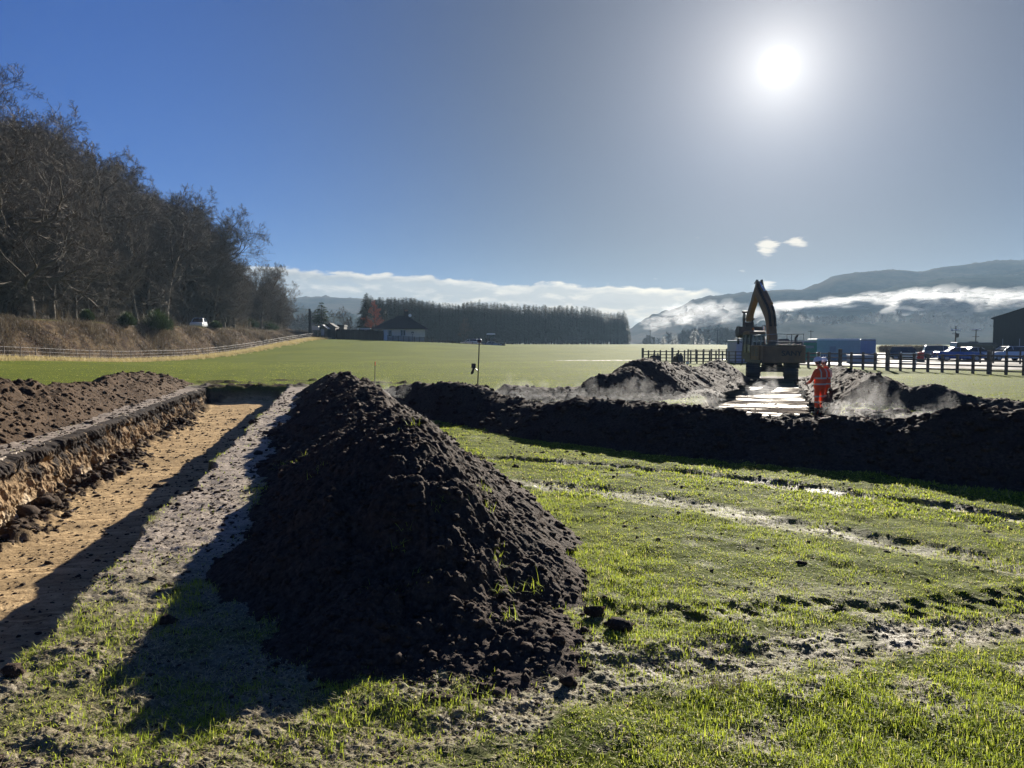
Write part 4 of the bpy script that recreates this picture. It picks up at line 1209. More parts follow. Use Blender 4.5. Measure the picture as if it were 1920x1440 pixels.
b = MB(); b.box(-0.44, 1.30, -1.95, -0.25, 2.06, 2.34, tx=0.1, ty=0.1); MU(b, 'engine_hood', M_BLACK, bevel=0.02)
b = MB(); b.tube([(0.95, -1.45, 2.3), (0.95, -1.45, 2.55), (1.02, -1.62, 2.72)], 0.065, 10); MU(b, 'exhaust', M_STEEL, smooth=True)
b = MB(); b.box(0.15, 0.75, -1.0, -0.5, 2.34, 2.50, tx=.05, ty=.05); MU(b, 'air_intake', M_BLACK)
# cab
cab = empty('cab', (0, 0, 0), R(17.5)); cab.parent = ex
sidep = [(0.12, 1.18), (1.80, 1.18), (1.98, 1.75), (1.84, 2.75), (1.60, 2.93), (0.25, 2.95), (0.12, 2.82)]
b = MB()
for xa, xb in ((-1.36, -1.30), (-0.50, -0.44)):
    # lower panel and pillars of each side
    b.prism([(0.12, 1.18), (1.80, 1.18), (1.93, 1.6), (0.12, 1.6)], xa, xb, 'x')
    b.prism([(0.12, 1.6), (0.24, 1.6), (0.24, 2.86), (0.12, 2.82)], xa, xb, 'x')
    b.prism([(0.98, 1.6), (1.06, 1.6), (1.06, 2.86), (0.98, 2.86)], xa, xb, 'x')
    b.prism([(1.85, 1.6), (1.95, 1.65), (1.84, 2.75), (1.74, 2.8)], xa, xb, 'x')
    b.prism([(0.24, 2.10), (0.98, 2.10), (0.98, 2.17), (0.24, 2.17)], xa, xb, 'x')
b.box(-1.30, -0.50, 0.12, 0.18, 1.18, 1.95); b.box(-1.30, -0.50, 1.90, 1.95, 1.55, 1.68)
b.build('cab_frame', M_BLACK, cab)
b = MB(); b.prism([(0.08, 2.82), (1.80, 2.78), (1.66, 2.95), (1.4, 3.0), (0.3, 3.02), (0.08, 2.95)], -1.38, -0.42, 'x'); b.build('cab_roof', M_YEL, cab, bevel=0.03)
b = MB(); b.box(-1.335, -1.325, 0.24, 0.98, 1.6, 2.84); b.box(-1.335, -1.325, 1.06, 1.80, 1.6, 2.80); b.box(-1.30, -0.50, 0.14, 0.15, 1.95, 2.84); b.box(-0.475, -0.465, 0.24, 1.78, 1.6, 2.82)
b.prism([(1.94, 1.66), (1.95, 1.66), (1.82, 2.77), (1.81, 2.77)], -1.30, -0.50, 'x')
b.build('cab_glass', M_GLASS, cab)
b = MB(); b.box(-1.1, -0.65, 0.55, 1.05, 1.25, 1.62); b.box(-1.1, -0.65, 0.45, 0.58, 1.6, 2.25); b.build('seat', M_BLACK, cab)
b = MB(); b.cyl((-1.1, 0.45, 3.0), 0.055, 0.06, 'z', 12); b.build('beacon_base', M_BLACK, cab)
b = MB(); b.cyl((-1.1, 0.45, 3.06), 0.075, 0.15, 'z', 14, r2=0.06); b.build('beacon', M_AMBER, cab, smooth=True)
b = MB(); b.tube([(-1.36, 1.75, 2.2), (-1.62, 1.82, 2.35)], 0.015, 6); b.box(-1.72, -1.58, 1.80, 1.84, 2.15, 2.5); b.build('mirror', M_BLACK, cab)
# handrails
def rail(pts, posts, name='handrail'):
    b = MB(); b.tube(pts, 0.02, 6)
    for p, z0 in posts: b.tube([(p[0], p[1], z0), p], 0.018, 6)
    b.tube([(p[0], p[1], p[2] - 0.38) for p in pts], 0.016, 6)
    MU(b, name, M_RAIL)
rail([(1.28, 1.1, 2.78), (1.28, -1.7, 2.78), (1.28, -1.9, 2.78)], [((1.28, 1.1, 2.78), 2.05), ((1.28, 0.2, 2.78), 2.05), ((1.28, -0.8, 2.78), 2.05), ((1.28, -1.9, 2.78), 2.08)])
rail([(1.28, -1.9, 2.78), (0.5, -2.05, 2.78), (-0.35, -2.05, 2.78)], [((0.5, -2.05, 2.78), 2.08), ((-0.35, -2.05, 2.78), 2.08)])
rail([(-0.35, -2.05, 2.78), (-1.28, -1.85, 2.72), (-1.28, -0.2, 2.72)], [((-1.28, -1.85, 2.72), 2.1), ((-1.28, -1.0, 2.72), 2.1), ((-1.28, -0.2, 2.72), 2.1)])
# boom: cranked box section in the plane of the machine
def beam(outline, x0, x1): return MB().prism(outline, x0, x1, 'x')
bx0, bx1 = -0.12, 0.36
boom = [(0.0, 1.55), (0.35, 1.38), (0.72, 2.4), (1.05, 3.5), (1.35, 3.9), (3.55, 5.52), (3.8, 5.85), (3.58, 6.05), (3.3, 5.98), (1.15, 4.58), (0.72, 4.2), (0.42, 3.5), (0.1, 2.4)]
MU(beam(boom, bx0, bx1), 'boom', M_YEL, bevel=0.02)
for rp, rr_ in (([(-0.22, 1.0, 1.3), (-0.22, 1.12, 2.6)], .10), ([(0.46, 1.0, 1.3), (0.46, 1.12, 2.6)], .10), ([(0.12, 0.75, 4.75), (0.12, 2.0, 5.6)], .12)): MU(MB().tube(rp, rr_, 12), 'ram_cylinder', M_YEL, smooth=True)
for rp in ([(-0.22, 1.12, 2.5), (-0.22, 1.15, 3.3)], [(0.46, 1.12, 2.5), (0.46, 1.15, 3.3)], [(0.12, 1.95, 5.55), (0.12, 3.2, 6.3)]): MU(MB().tube(rp, 0.06, 10), 'ram_rod', M_CHROME, smooth=True)
b = MB()
for dx in (-0.08, 0.0, 0.24, 0.32):
    b.tube([(dx, 0.28, 3.3), (dx, 0.6, 4.22), (dx, 1.1, 4.68), (dx, 2.2, 5.4), (dx, 3.1, 6.05), (dx, 3.35, 6.5), (dx, 3.85, 6.3)], 0.03, 6)
MU(b, 'hydraulic_hose', M_RUBBER, smooth=True)
arm = [(3.15, 6.25), (3.35, 6.42), (3.65, 6.35), (4.0, 5.85), (5.65, 4.3), (5.95, 3.95), (5.85, 3.72), (5.5, 3.85), (4.4, 4.85), (3.45, 5.7)]
MU(beam(arm, -0.06, 0.30), 'arm', M_YEL, bevel=0.02)
b = MB(); b.tube([(0.12, 3.9, 6.25), (0.12, 4.9, 5.3)], 0.10, 12); MU(b, 'ram_cylinder', M_STEEL, smooth=True)
b = MB(); b.tube([(0.12, 4.85, 5.35), (0.12, 5.85, 4.5)], 0.05, 10); MU(b, 'ram_rod', M_CHROME, smooth=True)
DY, DZ = 0.72, 0.30
MBK = Matrix.Translation((0, DY, DZ))
b = MB()
for xx in (-0.2, 0.38):
    b.prism([(4.85, 3.95), (5.3, 4.2), (5.45, 3.7), (5.3, 3.2), (5.05, 3.15), (5.0, 3.5)], xx, xx + 0.06, 'x', MBK)
b.cyl((-0.28, 5.3, 4.15), 0.07, 0.8, 'x', 12, MBK); b.cyl((-0.25, 4.95, 3.65), 0.07, 0.74, 'x', 12, MBK); b.box(-0.22, 0.46, 4.9, 5.35, 3.0, 3.4, MBK)
MU(b, 'bucket_linkage', M_STEEL)
# wide ditching bucket: curled shell between two side plates
bo = []; bi = []
for k in range(9):
    a = R(200 + 20 * k)
    bo.append((5.1 + 0.50 * math.cos(a), 2.72 + 0.42 * math.sin(a)))
    bi.append((5.1 + 0.46 * math.cos(a), 2.72 + 0.38 * math.sin(a)))
bk = MB()
sh = [(4.66, 3.08)] + bo + [(5.62, 2.75), (5.60, 2.79)] + bi[::-1] + [(4.70, 3.08)]
bk.prism(sh, -0.65, 1.15, 'x', MBK)
for xx in (-0.67, 1.13):
    bk.prism([(4.66, 3.1), (4.63, 2.6)] + bo[1:] + [(5.62, 2.75), (5.25, 3.1)], xx, xx + 0.035, 'x', MBK)
bk.box(-0.66, 1.15, 4.66, 5.25, 3.04, 3.09, MBK)
for xx in (-0.18, 0.38): bk.prism([(4.75, 3.05), (5.4, 3.05), (5.3, 3.3), (5.0, 3.35)], xx, xx + 0.05, 'x', MBK)
MU(bk, 'bucket', M_STEEL)
text('lettering', 'SANY', 0.42, M_BLACK, up_, (0.32, -2.672, 1.60), (R(90), 0, 0), 0.006, sx=1.15)
print('excavator', round(time.time() - T0, 1))

# ------------------------------------------------------------------ people
def skin_body(name, joints, edges, mat, parent, sub=2):
    me = bpy.data.meshes.new(name)
    me.from_pydata([j[:3] for j in joints], edges, []); me.update()
    o = link(name, me, parent, m=mat)
    s = o.modifiers.new('skin', 'SKIN'); s.use_smooth_shade = True
    sv = me.skin_vertices[0].data
    for i, j in enumerate(joints):
        r = j[3]; sv[i].radius = r if isinstance(r, tuple) else (r, r)
        sv[i].use_root = (i == 0)
    d = o.modifiers.new('sub', 'SUBSURF'); d.levels = sub; d.render_levels = sub
    dg = bpy.context.evaluated_depsgraph_get()
    m2 = bpy.data.meshes.new_from_object(o.evaluated_get(dg))
    o.modifiers.clear(); o.data = m2; m2.materials.clear(); m2.materials.append(mat)
    m2.polygons.foreach_set('use_smooth', np.ones(len(m2.polygons), bool))
    return o

def ringband(mb, c, rx, ry, z0, z1, n=24, tilt=0.0):
    vs = []
    for z in (z0, z1):
        for k in range(n):
            a = 2 * math.pi * k / n; vs.append((c[0] + rx * math.cos(a), c[1] + ry * math.sin(a), z + tilt * math.sin(a)))
    mb.add(vs, [(k, (k + 1) % n, n + (k + 1) % n, n + k) for k in range(n)])

def person(x, y, rz, label, armpose, headturn=0.0, S_=1.0, board=False):
    """facing +Y in its own frame, about 1.8 m"""
    z = gz1(x, y)
    p = empty('person', (x, y, z), rz, label, 'person')
    p.scale = (S_,) * 3
    J = [(0, 0, 0.96, (0.17, 0.125)),      # 0 pelvis
         (0, 0.0, 1.12, (0.155, 0.115)), (0, 0.0, 1.30, (0.175, 0.125)), (0, -0.01, 1.45, (0.15, 0.10)), (0, 0.0, 1.54, (0.06, 0.06)), (0, 0.03, 1.60, (0.058, 0.06)),
         (-0.095, 0, 0.90, 0.105), (-0.105, 0.01, 0.70, 0.088), (-0.11, 0.02, 0.50, 0.068), (-0.115, 0.0, 0.30, 0.066), (-0.115, -0.02, 0.10, 0.05), (-0.12, -0.01, 0.05, 0.045), (-0.125, 0.16, 0.04, 0.038),
         (0.095, 0, 0.90, 0.105), (0.11, 0.03, 0.70, 0.088), (0.12, 0.05, 0.50, 0.068), (0.13, 0.03, 0.30, 0.066), (0.13, 0.01, 0.10, 0.05), (0.13, 0.02, 0.05, 0.045), (0.14, 0.19, 0.04, 0.038),
         (-0.17, -0.01, 1.44, 0.07), (-0.235, 0.0, 1.36, 0.062), armpose[0] + (0.052,), armpose[1] + (0.036,), armpose[2] + (0.03,),
         (0.17, -0.01, 1.44, 0.07), (0.235, 0.0, 1.36, 0.062), armpose[3] + (0.052,), armpose[4] + (0.036,), armpose[5] + (0.03,)]
    E = [(0, 1), (1, 2), (2, 3), (3, 4), (4, 5), (0, 6), (6, 7), (7, 8), (8, 9), (9, 10), (10, 11), (11, 12), (0, 13), (13, 14), (14, 15), (15, 16), (16, 17), (17, 18), (18, 19),
         (3, 20), (20, 21), (21, 22), (22, 23), (23, 24), (3, 25), (25, 26), (26, 27), (27, 28), (28, 29)]
    skin_body('body', J, E, M_ORANGE, p)
    # head with face, ears; helmet with brim and strap
    h = empty('head', (0, 0.05, 1.60), headturn); h.parent = p; h.rotation_euler = (R(-14), 0, headturn)
    b = MB(); b.ball((0, 0.0, 0.11), (0.077, 0.095, 0.118), 18, 14, z0=-0.99)
    b.add([(-0.018, 0.085, 0.09), (0.018, 0.085, 0.09), (0, 0.118, 0.092), (0, 0.09, 0.135)], [(0, 1, 2), (0, 2, 3), (2, 1, 3)])
    b.box(-0.088, -0.074, -0.015, 0.02, 0.08, 0.14); b.box(0.074, 0.088, -0.015, 0.02, 0.08, 0.14)
    b.tube([(0, -0.01, -0.06), (0, 0.0, 0.06)], 0.055, 12)
    b.build('face', M_SKIN, h, smooth=True)
    b = MB(); b.ball((-0.03, 0.082, 0.125), 0.012, 8, 6); b.ball((0.03, 0.082, 0.125), 0.012, 8, 6); b.box(-0.025, 0.025, 0.083, 0.092, 0.045, 0.052); b.build('eyes_and_mouth', M_DARKCLOTH, h)
    b = MB(); b.ball((0, -0.01, 0.10), (0.083, 0.10, 0.12), 18, 10, z0=-0.35); b.build('hair', M_DARKCLOTH, h, smooth=True)
    b = MB(); b.ball((0, 0.0, 0.15), (0.115, 0.14, 0.125), 22, 9, z0=0.0); b.prism([(0.118 * math.cos(a) * (1.02), 0.0 + 0.145 * math.sin(a) + (0.05 if math.sin(a) > 0.3 else 0)) for a in [2 * math.pi * k / 22 for k in range(22)]], 0.143, 0.152, 'z')
    b.tube([(0, -0.13, 0.18), (0, -0.08, 0.268), (0, 0.0, 0.282), (0, 0.08, 0.268), (0, 0.13, 0.18)], 0.012, 6)
    b.build('helmet', M_WHITE, h, smooth=True)
    # jacket: loose tube over the torso, then tape
    jk = MB()
    prof = [(0.86, 0.205, 0.15), (0.95, 0.212, 0.155), (1.10, 0.208, 0.15), (1.28, 0.222, 0.155), (1.40, 0.222, 0.145), (1.47, 0.17, 0.115), (1.53, 0.085, 0.085), (1.57, 0.075, 0.078)]
    n = 26; vs = []; fs = []
    for zz, rx, ry in prof:
        for k in range(n):
            a = 2 * math.pi * k / n; w_ = 1 + 0.025 * math.sin(3 * a + zz * 20) + 0.015 * math.sin(7 * a - zz * 33)
            vs.append((rx * w_ * math.cos(a), ry * w_ * math.sin(a) - 0.005, zz))
    for i in range(len(prof) - 1):
        for k in range(n): fs.append((i * n + k, i * n + (k + 1) % n, (i + 1) * n + (k + 1) % n, (i + 1) * n + k))
    jk.add(vs, fs); jk.build('jacket', M_ORANGE, p, smooth=True)
    tp = MB(); ringband(tp, (0, -0.005), 0.222, 0.165, 0.98, 1.03); ringband(tp, (0, -0.005), 0.224, 0.163, 1.17, 1.22)
    for sx in (-0.12, 0.12):
        tp.tube([(sx, -0.168, 1.22), (sx, -0.165, 1.38), (sx * 0.95, -0.10, 1.485), (sx * 0.95, 0.06, 1.485), (sx, 0.16, 1.38), (sx, 0.168, 1.22)], 0.02, 5)
    for lx, ly in ((-0.112, 0.012), (0.123, 0.04)):
        ringband(tp, (lx, ly), 0.094, 0.094, 0.58, 0.63); ringband(tp, (lx * 1.03, ly - 0.01), 0.086, 0.088, 0.40, 0.45)
    for e, wv in ((armpose[0], armpose[1]), (armpose[3], armpose[4])):
        e = Vector(e); wv = Vector(wv); d = (wv - e)
        tp.tube([e + d * 0.35, e + d * 0.52], 0.058, 12, cap=False)
    tp.build('reflective_tape', M_TAPE, p)
    # boots and hands
    b = MB()
    for lx, ly in ((-0.118, 0.0), (0.133, 0.02)):
        b.tube([(lx, ly, 0.24), (lx, ly, 0.10), (lx, ly + 0.02, 0.06)], [0.07, 0.062, 0.062], 12); b.ball((lx * 1.05, ly + 0.09, 0.045), (0.055, 0.15, 0.055), 14, 8, z0=-0.8)
    b.build('boots', M_BLACK, p, smooth=True)
    for w0, h0 in ((armpose[1], armpose[2]), (armpose[4], armpose[5])):
        w0 = Vector(w0); h0 = Vector(h0); d = (h0 - w0).normalized(); sd = d.cross(Vector((0, 0, 1))).normalized(); nn = sd.cross(d)
        g = MB(); g.tube([w0, w0 + d * 0.03, w0 + d * 0.085], [0.03, 0.036, 0.036], 10)
        for q in range(4):
            o_ = sd * (-0.028 + 0.0185 * q); ln = (0.062, 0.074, 0.07, 0.054)[q]
            g.tube([w0 + d * 0.08 + o_, w0 + d * (0.08 + ln * 0.55) + o_ - nn * 0.006, w0 + d * (0.08 + ln * 0.85) + o_ - nn * 0.028], [0.0095, 0.009, 0.0075], 7)
        g.tube([w0 + d * 0.03 + sd * 0.03, w0 + d * 0.06 + sd * 0.052, w0 + d * 0.095 + sd * 0.05 - nn * 0.01], [0.0115, 0.010, 0.0085], 7)
        g.build('hand', M_SKIN, p, smooth=True)
    return p
pa = P(1536, 775, -0.4)
p1 = person(9.94, 23.9, R(24), 'nearer worker in orange hi-vis, back turned, white helmet, holding a dark board',
            ((-0.33, 0.05, 1.10), (-0.26, 0.27, 1.02), (-0.24, 0.34, 1.0), (0.30, -0.02, 1.10), (0.22, 0.20, 1.02), (0.20, 0.28, 1.01)), R(40))
p2 = person(10.38, 24.5, R(60), 'farther worker in orange hi-vis, mostly hidden behind the nearer one, white helmet',
            ((-0.32, 0.02, 1.10), (-0.28, 0.22, 0.96), (-0.27, 0.3, 0.93), (0.33, 0.0, 1.12), (0.30, 0.18, 0.98), (0.29, 0.26, 0.95)), R(25), 0.985)
p1.location.z = -0.44; p2.location.z = -0.44
bd = MB(); bd.box(-0.125, 0.125, -0.006, 0.006, -0.18, 0.18); bo_ = bd.build('clipboard', M_DARKCLOTH, loc=(9.60, 24.1, p1.location.z + 0.98), rot=(R(-24), R(8), R(70)))
tag(bo_, 'dark drawing board held by the nearer worker in orange', 'clipboard')
pp = MB(); pp.box(-0.11, 0.11, -0.0085, -0.0062, -0.165, 0.165); pp.build('paper', M_WHITE, bo_)
pp = MB(); pp.box(-0.04, 0.04, -0.018, 0.006, 0.16, 0.195); pp.build('clip', M_STEEL, bo_)

# ------------------------------------------------------------------ survey gear and marker
def gnss():
    x, y = P(894, 725, dist=21.2)[:2]; z = gz1(x, y)
    o = empty('survey_pole', (x, y, z), 0, 'thin black survey pole with a receiver on top and a controller clamped to it', 'survey pole')
    o.rotation_euler = (0, R(2.2), 0)
    H = CAMZ - z + 0.02
    b = MB(); b.tube([(0, 0, 0), (0, 0, H)], 0.017, 10); b.build('pole', M_BLACK, o)
    b = MB(); b.cyl((0, 0, H - 0.005), 0.055, 0.03, 'z', 20, r2=0.07); b.cyl((0, 0, H + 0.025), 0.075, 0.045, 'z', 20, r2=0.062); b.build('receiver', M_BLACK, o, smooth=True)
    b = MB(); b.cyl((0, 0, H + 0.07), 0.06, 0.012, 'z', 20, r2=0.045); b.build('receiver_cap', M_WHITE, o)
    b = MB(); b.tube([(0, 0, H - 0.85), (-0.07, -0.02, H - 0.78), (-0.10, -0.02, H - 0.76)], 0.014, 8); b.build('bracket', M_BLACK, o)
    b = MB(); b.box(-0.20, -0.075, -0.04, 0.0, H - 0.76, H - 0.62); b.prism([(-0.16, H - 0.76), (-0.105, H - 0.76), (-0.13, H - 0.90), (-0.19, H - 0.94), (-0.215, H - 0.9)], -0.045, 0.0, 'y'); b.build('controller', M_BLACK, o, bevel=0.008)
gnss()
x, y = P(702, 712, dist=25.5)[:2]; z = gz1(x, y)
st = empty('marker_stake', (x, y, z), 0, 'thin marker stake with orange tip and orange spray at its foot behind the long mound', 'stake')
st.rotation_euler = (0, R(1.5), 0)
b = MB(); b.tube([(0, 0, -0.1), (0, 0, 1.18)], 0.014, 6); b.build('stake', M_WOOD, st)
b = MB(); b.tube([(0, 0, 1.10), (0, 0, 1.23)], 0.02, 6); b.build('tip', M_SPRAY, st)
b = MB(); b.prism([(-0.12, -0.08), (0.1, -0.09), (0.05, 0.12), (0.02, 0.42), (-0.03, 0.40), (-0.06, 0.15)], -0.06, 0.06, 'y'); b.build('foot_marking', M_SPRAY, st)
# pale lump left standing on the floor of the wet trench
x, y = P(1450, 784, dist=21.0)[:2]
Vc, Fc = crumbs(np.array([[x, y, gz1(x, y) + 0.02], [x + .1, y + .05, gz1(x, y) + 0.13], [x - .12, y, gz1(x, y) + 0.05]]), [0.24, 0.17, 0.15], 900, 1.1)
lm = link('clay_lump', np_mesh('clay_lump', Vc, Fc, True), m=m_plain('pale_clay', (0.33, 0.31, 0.30), 0.7, scale=14, bump=.01)); tag(lm, 'pale grey clay lump on the trench floor peeping over the dark bank', 'lump')

# ------------------------------------------------------------------ fences
def post_rail(name, label, A, B, n, h=1.1, rails=4, pw=0.055, mat=None, rail_h=0.07, tall=()):
    """A,B ground points; posts and rails follow the ground"""
    o = empty(name, (A[0], A[1], gz1(A[0], A[1])), 0, label, 'fence')
    A2 = Vector((A[0], A[1])); B2 = Vector((B[0], B[1])); d = (B2 - A2); L = d.length; d.normalize(); ang = math.atan2(d.y, d.x)
    gp = [Vector((*(A2 + d * L * k / n), gz1(*(A2 + d * L * k / n)))) - o.location for k in range(n + 1)]
    for k, g in enumerate(gp):
        M = Matrix.Translation(g) @ Matrix.Rotation(ang, 4, 'Z')
        hh = h + (0.28 if k in tall else 0.06) + 0.03 * math.sin(k * 12.9)
        w_ = pw * (1.5 if k in tall else 1)
        MB().box(-w_, w_, -w_, w_, -0.3, hh, M).build('post', mat or M_WOOD, o)
    for r in range(rails):
        b = MB(); zr = h * (0.22 + 0.78 * r / (rails - 1)) - 0.04
        for k in range(n):
            a = gp[k] + Vector((0, 0, zr)); c = gp[k + 1] + Vector((0, 0, zr)); e = (c - a)
            s = Vector((-d.y, d.x, 0)) * -(pw + 0.012)
            t2 = Vector((-d.y, d.x, 0)) * 0.018; u2 = Vector((0, 0, rail_h / 2))
            b.add([a + s - t2 - u2, a + s + t2 - u2, a + s + t2 + u2, a + s - t2 + u2, c + s - t2 - u2, c + s + t2 - u2, c + s + t2 + u2, c + s - t2 + u2], [(0, 1, 2, 3), (7, 6, 5, 4), (0, 4, 5, 1), (1, 5, 6, 2), (2, 6, 7, 3), (3, 7, 4, 0)])
        b.build('rail', mat or M_WOOD, o)
    return o
def gp_(px, py): return tuple(P(px, py, 0.0)[:2])
post_rail('post_and_rail_fence', 'dark timber post and rail fence left of the digger, ending in the grass', gp_(1205, 681), gp_(1404, 684), 17, 1.1, 4, tall=(0, 5))
post_rail('post_and_rail_fence', 'second, farther stretch of timber rail fence seen through the one left of the digger', gp_(1290, 677), gp_(1362, 676), 5, 1.15, 3)
post_rail('post_and_rail_fence', 'long timber rail fence between the grass and the car park', gp_(1497, 688.5), gp_(1990, 708), 19, 1.12, 4, pw=0.065, rail_h=0.085, tall=(4, 8, 15))
FX = -38.6
wf = empty('wire_fence', (FX, 54, gz1(FX, 54)), 0, 'stock fence of pale stakes and wire along the foot of the bramble bank', 'fence')
pts = [Vector((FX, 54.4 + 1.9 * k, gz1(FX, 54.4 + 1.9 * k))) - wf.location for k in range(49)]
for k, g in enumerate(pts):
    ln = 0.05 * math.sin(k * 7.3)
    MB().tube([g + Vector((0, 0, -0.3)), g + Vector((ln, ln * .6, 1.12 + 0.04 * math.sin(k * 3.1)))], 0.04, 7).build('stake', M_WOOD, wf)
for zr in (1.05, 0.75, 0.45, 0.2):
    MB().tube([g + Vector((0.05, 0, zr + 0.01 * math.sin(k))) for k, g in enumerate(pts)], 0.006 if zr < 1 else 0.009, 4).build('wire', M_WIRE, wf)
print('fences', round(time.time() - T0, 1))

# ------------------------------------------------------------------ grass and other small plants
def m_blade(name, c0, c1, c2, tr=0.55, spec=0.15):
    m = bpy.data.materials.new(name); m.use_nodes = True
    t = NT(m.node_tree); b = t.n['Principled BSDF']; out = t.n['Material Output']
    tv = t.attr('tint')
    c = t.mix(t.rng(tv, 0.0, 0.55), c0, c1)
    c = t.mix(t.rng(tv, 0.78, 0.92), c, c2)
    t.l.new(c, b.inputs['Base Color']); b.inputs['Roughness'].default_value = 0.6
    b.inputs['Specular IOR Level'].default_value = spec
    tl = t.n.new('ShaderNodeBsdfTranslucent'); t.l.new(t.mix(1.0, c, (1.0, 1.0, 0.75), 'MULTIPLY'), tl.inputs[0])
    mx = t.n.new('ShaderNodeMixShader'); mx.inputs[0].default_value = tr
    t.l.new(b.outputs[0], mx.inputs[1]); t.l.new(tl.outputs[0], mx.inputs[2]); t.l.new(mx.outputs[0], out.inputs['Surface'])
    return m
M_GRASS = m_blade('grass_blades', (0.17, 0.235, 0.022), (0.37, 0.42, 0.06), (0.54, 0.47, 0.27))
M_STRAW = m_blade('dry_grass', (0.30, 0.24, 0.13), (0.52, 0.43, 0.26), (0.60, 0.52, 0.34), 0.4)
M_BRAMBLE = m_blade('bramble_stems', (0.085, 0.064, 0.05), (0.19, 0.15, 0.11), (0.40, 0.34, 0.24), 0.15)
M_BROOM = m_blade('broom_green', (0.022, 0.04, 0.016), (0.045, 0.07, 0.025), (0.08, 0.10, 0.04), 0.25)

def blades(P0, L, Wd, az, lean, curl, tint):
    """curved two-step blades: 5 vertices, quad + quad-tip"""
    n = len(P0)
    d = np.stack([np.cos(az), np.sin(az), np.zeros(n)], 1); s = np.stack([-np.sin(az), np.cos(az), np.zeros(n)], 1)
    up = np.array([[0, 0, 1.]])
    p1 = P0 + (up * np.cos(lean)[:, None] + d * np.sin(lean)[:, None]) * (L * 0.5)[:, None]
    l2 = lean + curl
    p2 = p1 + (up * np.cos(l2)[:, None] + d * np.sin(l2)[:, None]) * (L * 0.5)[:, None]
    w = (Wd * 0.5)[:, None]
    V = np.stack([P0 - s * w, P0 + s * w, p1 + s * w * 0.8, p1 - s * w * 0.8, p2], 1).reshape(-1, 3)
    b = (np.arange(n) * 5)[:, None]
    Q = b + np.array([[0, 1, 2, 3]]); T = b + np.array([[3, 2, 4]])
    return V, Q, T, np.repeat(tint, 5)

HEAPS = [HEAP1, HEAP2, HEAP3, HEAP4, HEAP5]
def heap_cover(x, y):
    m = np.zeros_like(x)
    for i, h in enumerate(HEAPS):
        d, ex_, _, _ = segdist(x, y, h)
        wob = 1 + 0.22 * fbm(x, y, 0.55, 3, (100, 200, 300, 400, 500)[i])
        m = np.maximum(m, 1 - sstep(d / (ex_[..., 1] * wob), 0.80, 0.92))
    return m

def scatter(n, r0, r1, a0, a1, seed, power=1.0):
    rg = np.random.default_rng(seed)
    u = rg.random(n)
    if power == 0: r = r0 * (r1 / r0) ** u
    else: r = (r0 ** (2 - power) + (r1 ** (2 - power) - r0 ** (2 - power)) * u) ** (1 / (2 - power))
    a = np.radians(rg.uniform(a0, a1, n))
    return r * np.sin(a), r * np.cos(a), rg

# near field grass: density falls with distance, blades widen a little to keep cover
parts = []
for (n, r0, r1, a0, a1, pw, seed, lm, wm, tall) in ((700000, 3.0, 9.0, -46, 54, 1.5, 1, 0.85, 1.3, 1), (430000, 9.0, 24.0, -36, 50, 1.7, 2, 0.9, 3.0, 1), (160000, 24, 75, -44, 46, 1.75, 3, 1.0, 5.0, 0)):
    x, y, rg = scatter(n, r0, r1, a0, a1, seed, pw)
    L_ = ground_layers(x, y)
    cov = heap_cover(x, y)
    clump = fbm(x, y, 1.1, 3, 141); cl2 = fbm(x, y, 6.0, 2, 142)
    keepp = (1 - np.clip(L_['mud'] * 0.95, 0, 0.93)) * (1 - L_['t1']) * (1 - L_['t2']) * (1 - 0.97 * L_['strip']) * (1 - 0.95 * L_['dark']) * (1 - cov)
    s1_, t1_ = L_['s1'], L_['t1v']
    keepp = keepp * (0.85 + 0.6 * clump + (0.5 if r0 > 5 else 1.1) * cl2)
    lush = sstep(clump + 0.4 * cl2, -0.2, 0.5)
    # left lip strips are thin
    keepp = np.where((t1_ > T1W) & (t1_ < T1W + 1.7), keepp * 0.35, keepp)
    keepp = np.where((x < -1.6) & (y < 9) & (t1_ < 0), keepp * 0.75, keepp)
    k = rg.random(n) < keepp
    x, y = x[k], y[k]; lush = lush[k]; clump = clump[k]
    L2 = {q: v[k] for q, v in L_.items()}
    z = ground_z(x, y, L2)
    m = len(x)
    Ln = rg.uniform(0.018, 0.052, m) * (0.6 + 0.8 * lush) * lm
    Ln *= np.where(rg.random(m) < 0.03, 1.7, 1.0)
    Wd = rg.uniform(0.0022, 0.0042, m) * wm
    az = rg.uniform(0, 6.283, m); lean = np.abs(rg.normal(0.8, 0.5, m)) + 0.5 * (rg.random(m) < .35); curl = rg.normal(0.45, 0.4, m)
    tint = np.clip(rg.random(m) * 0.75 + 0.15 * (1 - lush) + (rg.random(m) < 0.14 + 0.16 * (1 - lush)) * 0.35, 0, 1)
    parts.append(blades(np.stack([x, y, z - 0.004], 1), Ln, Wd, az, lean, curl, tint))
# tufts: a few dozen blades from one root
def tufts(cx, cy, zf, rg, nb=(10, 26), ln=(0.06, 0.13), wd=(0.003, 0.005), spread=0.03, leanm=0.55, tintb=0.3):
    Ps = []; 
    cnt = rg.integers(nb[0], nb[1], len(cx))
    ii = np.repeat(np.arange(len(cx)), cnt); m = len(ii)
    X = cx[ii] + rg.normal(0, spread, m); Y = cy[ii] + rg.normal(0, spread, m)
    sz = rg.uniform(0.6, 1.25, len(cx))[ii]
    return blades(np.stack([X, Y, zf[ii] - 0.01], 1), rg.uniform(*ln, m) * sz, rg.uniform(*wd, m) * np.sqrt(sz), rg.uniform(0, 6.283, m), np.abs(rg.normal(leanm, 0.35, m)), rg.normal(0.4, 0.3, m), np.clip(rg.random(m) * 0.8 * (1 - tintb) + tintb * rg.random(m), 0, 1))
x, y, rg = scatter(5200, 3.0, 16, -40, 41, 9, 1.4)
L_ = ground_layers(x, y); cov = heap_cover(x, y)
